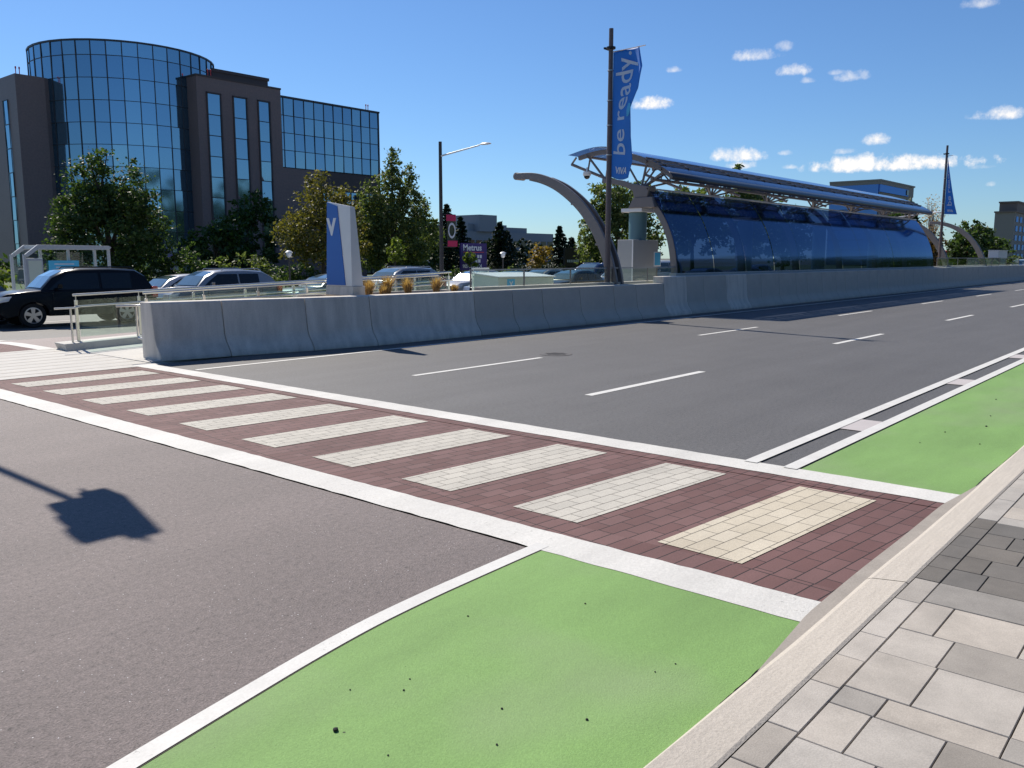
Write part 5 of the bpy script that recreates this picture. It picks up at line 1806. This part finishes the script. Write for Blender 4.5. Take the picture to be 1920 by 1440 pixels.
for j in range(5):
    for k in range(10):
        x = 332 + k * 6.5
        mb = MB(); P_(mb, x, x + 3.4, 59.85, 59.98, 1.4 + j * 3.1, 3.2 + j * 3.1); mb.build('window', 'far_glass', t)

# ================================================================== TREES AND SHRUBS
def leaves(name, m, parent, pts, size, seed, flat=0.25, aspect=1.7, loc=None, tone_z=None):
    """one mesh of leaf-sized faces scattered at pts"""
    rg = np.random.default_rng(seed)
    n = len(pts)
    nrm = rg.normal(size=(n, 3)); nrm[:, 2] = np.abs(nrm[:, 2]) + flat
    nrm /= np.linalg.norm(nrm, axis=1)[:, None]
    a = np.cross(nrm, rg.normal(size=(n, 3))); a /= np.linalg.norm(a, axis=1)[:, None]
    b = np.cross(nrm, a)
    s = size * rg.uniform(.6, 1.35, n)[:, None]
    a = a * s * aspect * .5
    b = b * s * .5
    v = np.stack([pts - a, pts - b * .9 + a * .1, pts + a, pts + b * .9 + a * .1], 1).reshape(-1, 3)
    me = bpy.data.meshes.new(name)
    me.vertices.add(4 * n)
    me.vertices.foreach_set('co', v.astype(np.float32).ravel())
    me.loops.add(4 * n)
    me.loops.foreach_set('vertex_index', np.arange(4 * n, dtype=np.int32))
    me.polygons.add(n)
    me.polygons.foreach_set('loop_start', np.arange(0, 4 * n, 4, dtype=np.int32))
    me.update()
    at = me.attributes.new('tone', 'FLOAT', 'FACE')
    at.data.foreach_set('value', np.clip(rg.normal(.45, .28, n), 0, 1).astype(np.float32))
    me.materials.append(MATS[m])
    o = bpy.data.objects.new(name, me)
    COL.objects.link(o)
    o.parent = parent
    return o


def crown_points(blobs, n, seed, clump=.34, per=22):
    rg = np.random.default_rng(seed)
    vol = np.array([b[3] * b[4] * b[5] for b in blobs]) ** .75
    vol /= vol.sum()
    P = []
    for b, f in zip(blobs, vol):
        k = max(3, int(n * f / per))
        d = rg.normal(size=(k, 3)); d /= np.linalg.norm(d, axis=1)[:, None]
        rad = rg.uniform(.25, 1.12, k) ** .55
        c = np.array(b[:3]) + d * rad[:, None] * np.array(b[3:6])
        cs = clump * rg.uniform(.5, 1.4, k)
        for ci, si in zip(c, cs):
            P.append(ci + rg.normal(size=(per, 3)) * np.array([si, si, si * .7]) * .6)
    return np.concatenate(P)


def tree(name, label, x, y, blobs, m, n, size, seed, trunk=(.16, 2.0), z=-.2, cat='tree', group=None, bark='bark', clump=.34, limbs=6, per=22):
    """blobs in the tree's own space: (x, y, z, rx, ry, rz)"""
    t = thing(name, label, cat, (x, y, z), group=group)
    zmax = max(b[2] + b[5] * .6 for b in blobs)
    rg = random.Random(seed)
    if trunk:
        mb = MB()
        top = zmax
        pts = [(rg.uniform(-.05, .05) * k, rg.uniform(-.05, .05) * k, top * k / 5) for k in range(6)]
        mb.tube(pts, [trunk[0] * (1.25 if k == 0 else (1 - k / 5.6)) for k in range(6)], 9)
        for k in range(limbs):
            b = blobs[k % len(blobs)]
            h0 = min(b[2] * .75, top * .7) * rg.uniform(.5, .95)
            e = Vector((b[0] + rg.uniform(-.5, .5) * b[3], b[1] + rg.uniform(-.5, .5) * b[4], b[2] + rg.uniform(-.2, .5) * b[5]))
            s0 = Vector((0, 0, h0))
            mid = s0.lerp(e, .5) + Vector((0, 0, -.1))
            mb.tube([s0, mid, e], [trunk[0] * .42, trunk[0] * .28, trunk[0] * .08], 6)
        mb.build('trunk', bark, t, smooth=True)
    leaves('crown', m, t, crown_points(blobs, n, seed, clump, per), size, seed + 1)
    return t


def conifer(label, x, y, h, rad, seed, m='needle', group=None, n=3600, z=-.2, base=.5):
    t = thing('conifer', label, 'conifer', (x, y, z), group=group)
    rg = np.random.default_rng(seed)
    mb = MB(); mb.tube([(0, 0, 0), (0, 0, h * .5), (0, 0, h * .97)], [.14, .09, .015], 8)
    P = []
    nw = int(h * 2.6)
    for k in range(nw):
        f = (k + .5) / nw
        zz = base + (h - base) * f
        rr_ = rad * (1 - f) ** .8 * rg.uniform(.8, 1.15)
        nb = max(4, int(9 * (1 - f) + 4))
        for j in range(nb):
            a = 6.283 * (j + rg.uniform(-.35, .35)) / nb + k
            ln = rr_ * rg.uniform(.65, 1.15)
            cnt = max(6, int(n / (nw * nb)))
            tt = rg.uniform(.05, 1, cnt) ** .7
            sx = ln * tt
            w_ = .10 + .16 * ln * (1 - tt * .6)
            off = rg.normal(size=cnt) * w_ * .55
            zc = zz - .28 * sx * (.4 + .6 * tt) + .12 * np.maximum(0, tt - .75) * ln * 3 + rg.normal(size=cnt) * .06
            P.append(np.stack([np.cos(a) * sx - np.sin(a) * off, np.sin(a) * sx + np.cos(a) * off, zc], 1))
            mb.tube([(0, 0, zz), (math.cos(a) * ln * .85, math.sin(a) * ln * .85, zz - .22 * ln)], [.02, .006], 4, cap=False)
    mb.build('trunk', 'bark', t)
    leaves('crown', m, t, np.concatenate(P), .20, seed, flat=.6, aspect=2.0)
    return t


TG = 'trees in front of the office building'
tree('leafy_tree', 'broad dark green tree with several tops in front of the round glass tower', 20.2, 44,
     [(0, 0, 3.0, 2.6, 2.2, 2.3), (-.6, 0, 5.2, 1.3, 1.3, 1.7), (.0, .2, 6.5, .55, .55, .85), (1.6, 0, 5.4, .85, .9, 1.5), (2.0, 0, 3.6, 1.1, 1.2, 1.5), (-1.7, -.2, 3.6, 1.1, 1.2, 1.5), (-.8, 0, 6.3, .5, .5, .7), (1.3, -.3, 1.6, 1.8, 1.5, 1.3), (.8, 0, 4.4, 1.5, 1.4, 1.5), (-.3, 0, 4.6, 1.5, 1.4, 1.5), (-2.0, 0, 2.0, 1.3, 1.2, 1.3)],
     'leaf_green', 24000, .115, 31, (.2, 2), group=TG, clump=.30, limbs=10, per=26)
tree('leafy_tree', 'yellowing maple tree with a thin airy crown left of the blue sign', 35.0, 46,
     [(0, 0, 3.2, 2.6, 2.2, 2.0), (-1.6, 0, 3.4, 1.7, 1.5, 1.6), (.0, 0, 5.2, 1.6, 1.5, 1.4), (1.7, 0, 4.6, 1.4, 1.3, 1.6), (-.3, 0, 6.6, .8, .8, .9), (1.6, .1, 6.2, .7, .7, .8), (2.7, 0, 3.0, 1.0, 1.0, 1.3)],
     'leaf_yellow', 9500, .145, 37, (.13, 2), group=TG, clump=.36, limbs=14, per=14)
tree('leafy_tree', 'tall green tree with pointed tops right of the blue sign', 42.0, 47,
     [(0, 0, 3.2, 2.5, 2.2, 2.4), (-1.5, 0, 4.8, 1.3, 1.4, 2.0), (.1, 0, 6.6, 1.15, 1.1, 2.0), (.25, 0, 8.7, .50, .5, 1.0), (1.7, 0, 6.4, .9, .9, 1.7), (1.75, 0, 8.1, .35, .35, .7), (2.8, 0, 3.6, 1.4, 1.3, 1.8), (2.9, 0, 5.4, .6, .6, 1.0), (-2.2, 0, 2.6, 1.2, 1.2, 1.6), (-2.1, 0, 6.2, .5, .6, .9)],
     'leaf_mid', 24000, .14, 41, (.2, 2), group=TG, clump=.32, limbs=12, per=24)
tree('sapling', 'small bright green sapling in front of the tall pointed tree', 36.8, 41, [(0, 0, 2.4, .55, .5, .55), (.1, 0, 2.95, .3, .3, .3), (-.15, 0, 1.9, .4, .4, .4)], 'leaf_bright', 620, .15, 43, (.035, 2), group=None, clump=.16, limbs=4, per=12)
tree('leafy_tree', 'very dark tree against the granite wall behind the yellowing maple', 38.5, 60, [(0, 0, 3.2, 2.8, 1.8, 2.6), (.4, 0, 5.6, 1.7, 1.4, 1.6), (-2.6, 0, 2.4, 1.6, 1.3, 2.0)], 'leaf_green', 3600, .24, 47, (.16, 2), group=TG)
tree('leafy_tree', 'dark tree at the base of the granite block beside the round tower', 33.6, 57, [(0, 0, 2.2, 2.4, 1.6, 2.0), (1.2, 0, 3.8, 1.2, 1.2, 1.2)], 'leaf_green', 2600, .24, 48, (.14, 2), group=TG)
tree('leafy_tree', 'dark green tree low at the left edge behind the bus shelter', 14.0, 50, [(0, 0, 2.0, 2.4, 1.6, 1.8), (-2.6, 0, 1.7, 1.5, 1.2, 1.5), (2.0, 0, 1.6, 1.4, 1.2, 1.3)], 'leaf_green', 2600, .22, 49, (.12, 2), group=TG)
tree('leafy_tree', 'green tree between the pointed tree and the tall street lamp', 52.8, 56, [(0, 0, 2.6, 2.6, 1.8, 2.2), (1.6, 0, 4.0, 1.4, 1.3, 1.5), (-2.0, 0, 3.2, 1.5, 1.4, 1.8)], 'leaf_green', 3400, .24, 50, (.16, 2), group=TG)


def shrub(label, x, y, w_, h, m, seed, n=1300, size=.13, d=1.1, group='shrubs along the office lawn'):
    rg = random.Random(seed)
    bl = [(rg.uniform(-.6, .6) * w_, rg.uniform(-.3, .3), h * rg.uniform(.35, .55), w_ * rg.uniform(.35, .6), d * .7, h * rg.uniform(.32, .5)) for _ in range(5)] + [(0, 0, h * .42, w_ * .8, d * .8, h * .5)]
    return tree('shrub', label, x, y, bl, m, n, size, seed, None, cat='shrub', group=group, clump=.2, per=18)


shrub('green shrub bulging right of the broad dark tree', 23.3, 42.5, 1.7, 2.9, 'leaf_green', 61, 2000)
shrub('light green shrub behind the roof of the silver utility vehicle', 26.6, 42.2, 1.9, 2.2, 'leaf_mid', 62, 1900)
shrub('bright green shrub at the picture\'s left edge beside the bus shelter', 14.2, 42.5, .9, 1.7, 'leaf_bright', 63, 800)
shrub('low green shrub behind the bus shelter', 17.2, 41.6, 1.5, 1.3, 'leaf_mid', 64, 1000)
shrub('dark green shrub under the yellowing maple', 31.4, 43.5, 2.4, 1.7, 'leaf_green', 65, 1700)
shrub('dark shrub under the tall pointed tree', 40.5, 43.5, 3.0, 1.5, 'leaf_green', 66, 1900)
shrub('dark hedge below the billboard', 50.5, 46.5, 3.4, 1.4, 'leaf_green', 67, 1900)
shrub('dark shrub below the tilted lattice sign', 58.5, 47.5, 4.2, 1.6, 'needle', 68, 2400)
shrub('yellow green shrub seen over the roof of the beige sedan', 48.9, 42.0, .5, 1.35, 'leaf_bright', 69, 420)
tree('sapling', 'small yellowing sapling in front of the purple billboard', 46.1, 43.2, [(0, 0, 2.0, .55, .4, .42), (.25, 0, 1.6, .45, .4, .35)], 'leaf_bright', 420, .14, 71, (.03, 2), clump=.16, limbs=4, per=10)
tree('sapling', 'golden leaved sapling right of the tilted lattice sign', 56.6, 45, [(0, 0, 2.2, 1.0, .8, .8), (.6, 0, 2.5, .6, .5, .5), (-.6, 0, 1.5, .7, .6, .6)], 'leaf_gold', 800, .17, 72, (.04, 2), clump=.22, limbs=6, per=10)
tree('sapling', 'yellow green sapling left of the tall near arch foot', 64.5, 45.2, [(0, 0, 2.2, .75, .6, .75), (.3, 0, 2.9, .4, .4, .4)], 'leaf_bright', 700, .16, 73, (.04, 2), clump=.2, limbs=5, per=10)
CG = 'conifers beyond the car park'
conifer('tall conifer rising directly behind the street lamp pole', 60.7, 60, 7.2, 2.2, 81, group=CG)
conifer('conifer between the street lamp and the pale office tower', 63.7, 61, 6.1, 2.4, 82, group=CG)
conifer('broad dark conifer in front of the pale office tower', 68.6, 60, 5.7, 2.9, 83, group=CG, n=4600)
conifer('slim blue green conifer left of the tilted lattice sign', 72.2, 62, 4.9, 1.9, 84, 'needle_blue', group=CG)
conifer('conifer with ragged top left of the dark signboard', 79.6, 60.5, 5.6, 2.6, 85, group=CG, n=4200)
conifer('low dark conifer just right of the ragged one', 84.0, 62, 4.4, 2.5, 86, group=CG)
conifer('dark conifer filling the gap behind the lattice sign', 76.0, 66, 4.0, 2.4, 87, group=CG)
shrub('dark mass of evergreen shrubs behind the car park', 74, 66, 11, 4.2, 'needle', 88, 9000, .26, 1.8)
shrub('dark evergreen shrubs right of the signboard', 89, 60, 8, 4.4, 'leaf_green', 89, 6000, .26, 1.8)
tree('leafy_tree', 'big tree with a sunlit yellow green edge behind the near arch and pole', 67.5, 44.5,
     [(0, 0, 3.6, 4.2, 2.6, 2.8), (-2.6, 0, 6.6, 1.7, 1.6, 2.2), (0, 0, 7.0, 2.6, 2.0, 2.2), (3.2, 0, 7.0, 2.6, 2.0, 2.2), (-4.4, 0, 4.2, 1.4, 1.3, 1.6), (4.2, 0, 3.6, 2.2, 2, 2.6), (-3.0, 0, 2.2, 2.4, 1.6, 1.6)], 'leaf_mid', 14000, .21, 91, (.24, 2), group='trees behind the station', clump=.42, limbs=12)
tree('leafy_tree', 'green tree seen between the station roof and the top of the wall', 79, 43,
     [(0, 0, 5.4, 4.4, 2, 3.6), (-3.4, 0, 6.0, 2.6, 2, 2.8), (4, 0, 5.6, 3, 2, 2.8)], 'leaf_mid', 5200, .3, 92, (.24, 2), group='trees behind the station', clump=.45)
tree('leafy_tree', 'tall tree whose top shows above the station roof against the clouds', 90.5, 42.5,
     [(0, 0, 6, 3.8, 2, 4), (-2.7, 0, 10.4, .9, .8, 1.4), (.6, 0, 10.0, 1.3, .9, 1.3), (2.2, 0, 9.6, 1.2, .9, 1.2), (-2, 0, 8, 2, 1.6, 2)], 'leaf_mid', 5200, .3, 93, (.24, 2), group='trees behind the station', clump=.42)
tree('leafy_tree', 'green tree glimpsed under the middle of the station roof', 104, 44,
     [(0, 0, 5, 5, 2, 4), (-5, 0, 5, 3, 2, 3), (5, 0, 4.6, 3.4, 2, 3)], 'leaf_green', 4200, .34, 94, (.24, 2), group='trees behind the station', clump=.5)
RG = 'trees beyond the far end of the median'
tree('bare_tree', 'bare pale tree beside the distant banner pole', 96.5, 25, [(0, 0, 5.4, 1.8, 1.5, 2.6), (-.8, 0, 6.8, .9, .8, 1.2), (1.0, 0, 5.6, 1.0, .9, 1.5)], 'dry_grass', 900, .10, 101, (.12, 2), z=0, group=RG, bark='pale_bark', limbs=40, per=6)
tree('leafy_tree', 'dark rounded tree right of the farthest arch', 104.5, 23, [(0, 0, 3.0, 3.6, 2, 2.2), (1.5, 0, 4.6, 2.2, 1.6, 1.4), (-3, 0, 2.6, 2, 1.6, 1.8), (3.6, 0, 3.4, 2, 1.6, 2)], 'leaf_green', 4600, .26, 102, (.18, 2), z=0, group=RG)
tree('leafy_tree', 'rust tinted tree between the two far arches', 92.0, 24.5, [(0, 0, 2.4, 3.2, 1.8, 2.0), (-2.4, 0, 2.8, 1.8, 1.5, 1.6), (2, 0, 3.0, 1.8, 1.4, 1.6)], 'leaf_rust', 3000, .24, 103, (.16, 2), z=0, group=RG)
tree('leafy_tree', 'dark tree just past the end of the blue glass wall', 81.0, 23.5, [(0, 0, 2.6, 2.2, 1.6, 2.0), (-1.2, 0, 4.0, 1.4, 1.2, 1.6), (1.5, 0, 3, 1.4, 1.3, 1.4)], 'leaf_green', 2600, .22, 104, (.16, 2), z=-.3, group=RG)
tree('leafy_tree', 'dark low tree in front of the tan building', 113, 22.5, [(0, 0, 2.4, 3, 1.8, 1.8), (3.6, 0, 1.8, 2.4, 1.6, 1.5), (-2, 0, 3.2, 1.8, 1.4, 1.4)], 'leaf_green', 2800, .24, 105, (.16, 2), z=0, group=RG)
shrub('green roadside shrub at the far right edge of the picture', 122, 21.5, 3.0, 2.4, 'leaf_mid', 106, 1700, .2, 1.4, group='shrubs by the far median')
shrub('rust tinted shrub beside the tall white cabinet', 96, 20.0, 2.6, 1.9, 'leaf_rust', 107, 1400, .16, 1.2, group='shrubs by the far median')
tree('ivy_tree', 'dark green tree against the tan stone wing of the blue glass office', 214, 62, [(0, 0, 8, 5, 3, 7), (3, 0, 11, 3.5, 3, 4)], 'leaf_green', 1600, .8, 108, (.4, 2), z=-.2, clump=1.0)

# unseen trees added behind the viewer to darken the lower reflections in the glass
leaves('reflection_wood', 'leaf_green', None, crown_points([(x, -30 + (x * 7 % 5), 8, 6, 3, 9.5 + 2.5 * math.sin(x * .37)) for x in range(-70, 330, 5)], 52000, 200, 1.2, 20), 1.0, 201)
o = bpy.data.objects['reflection_wood']
tag(o, 'distant belt of trees on the viewer\'s own side of the street', 'reflection_wood', kind='stuff')
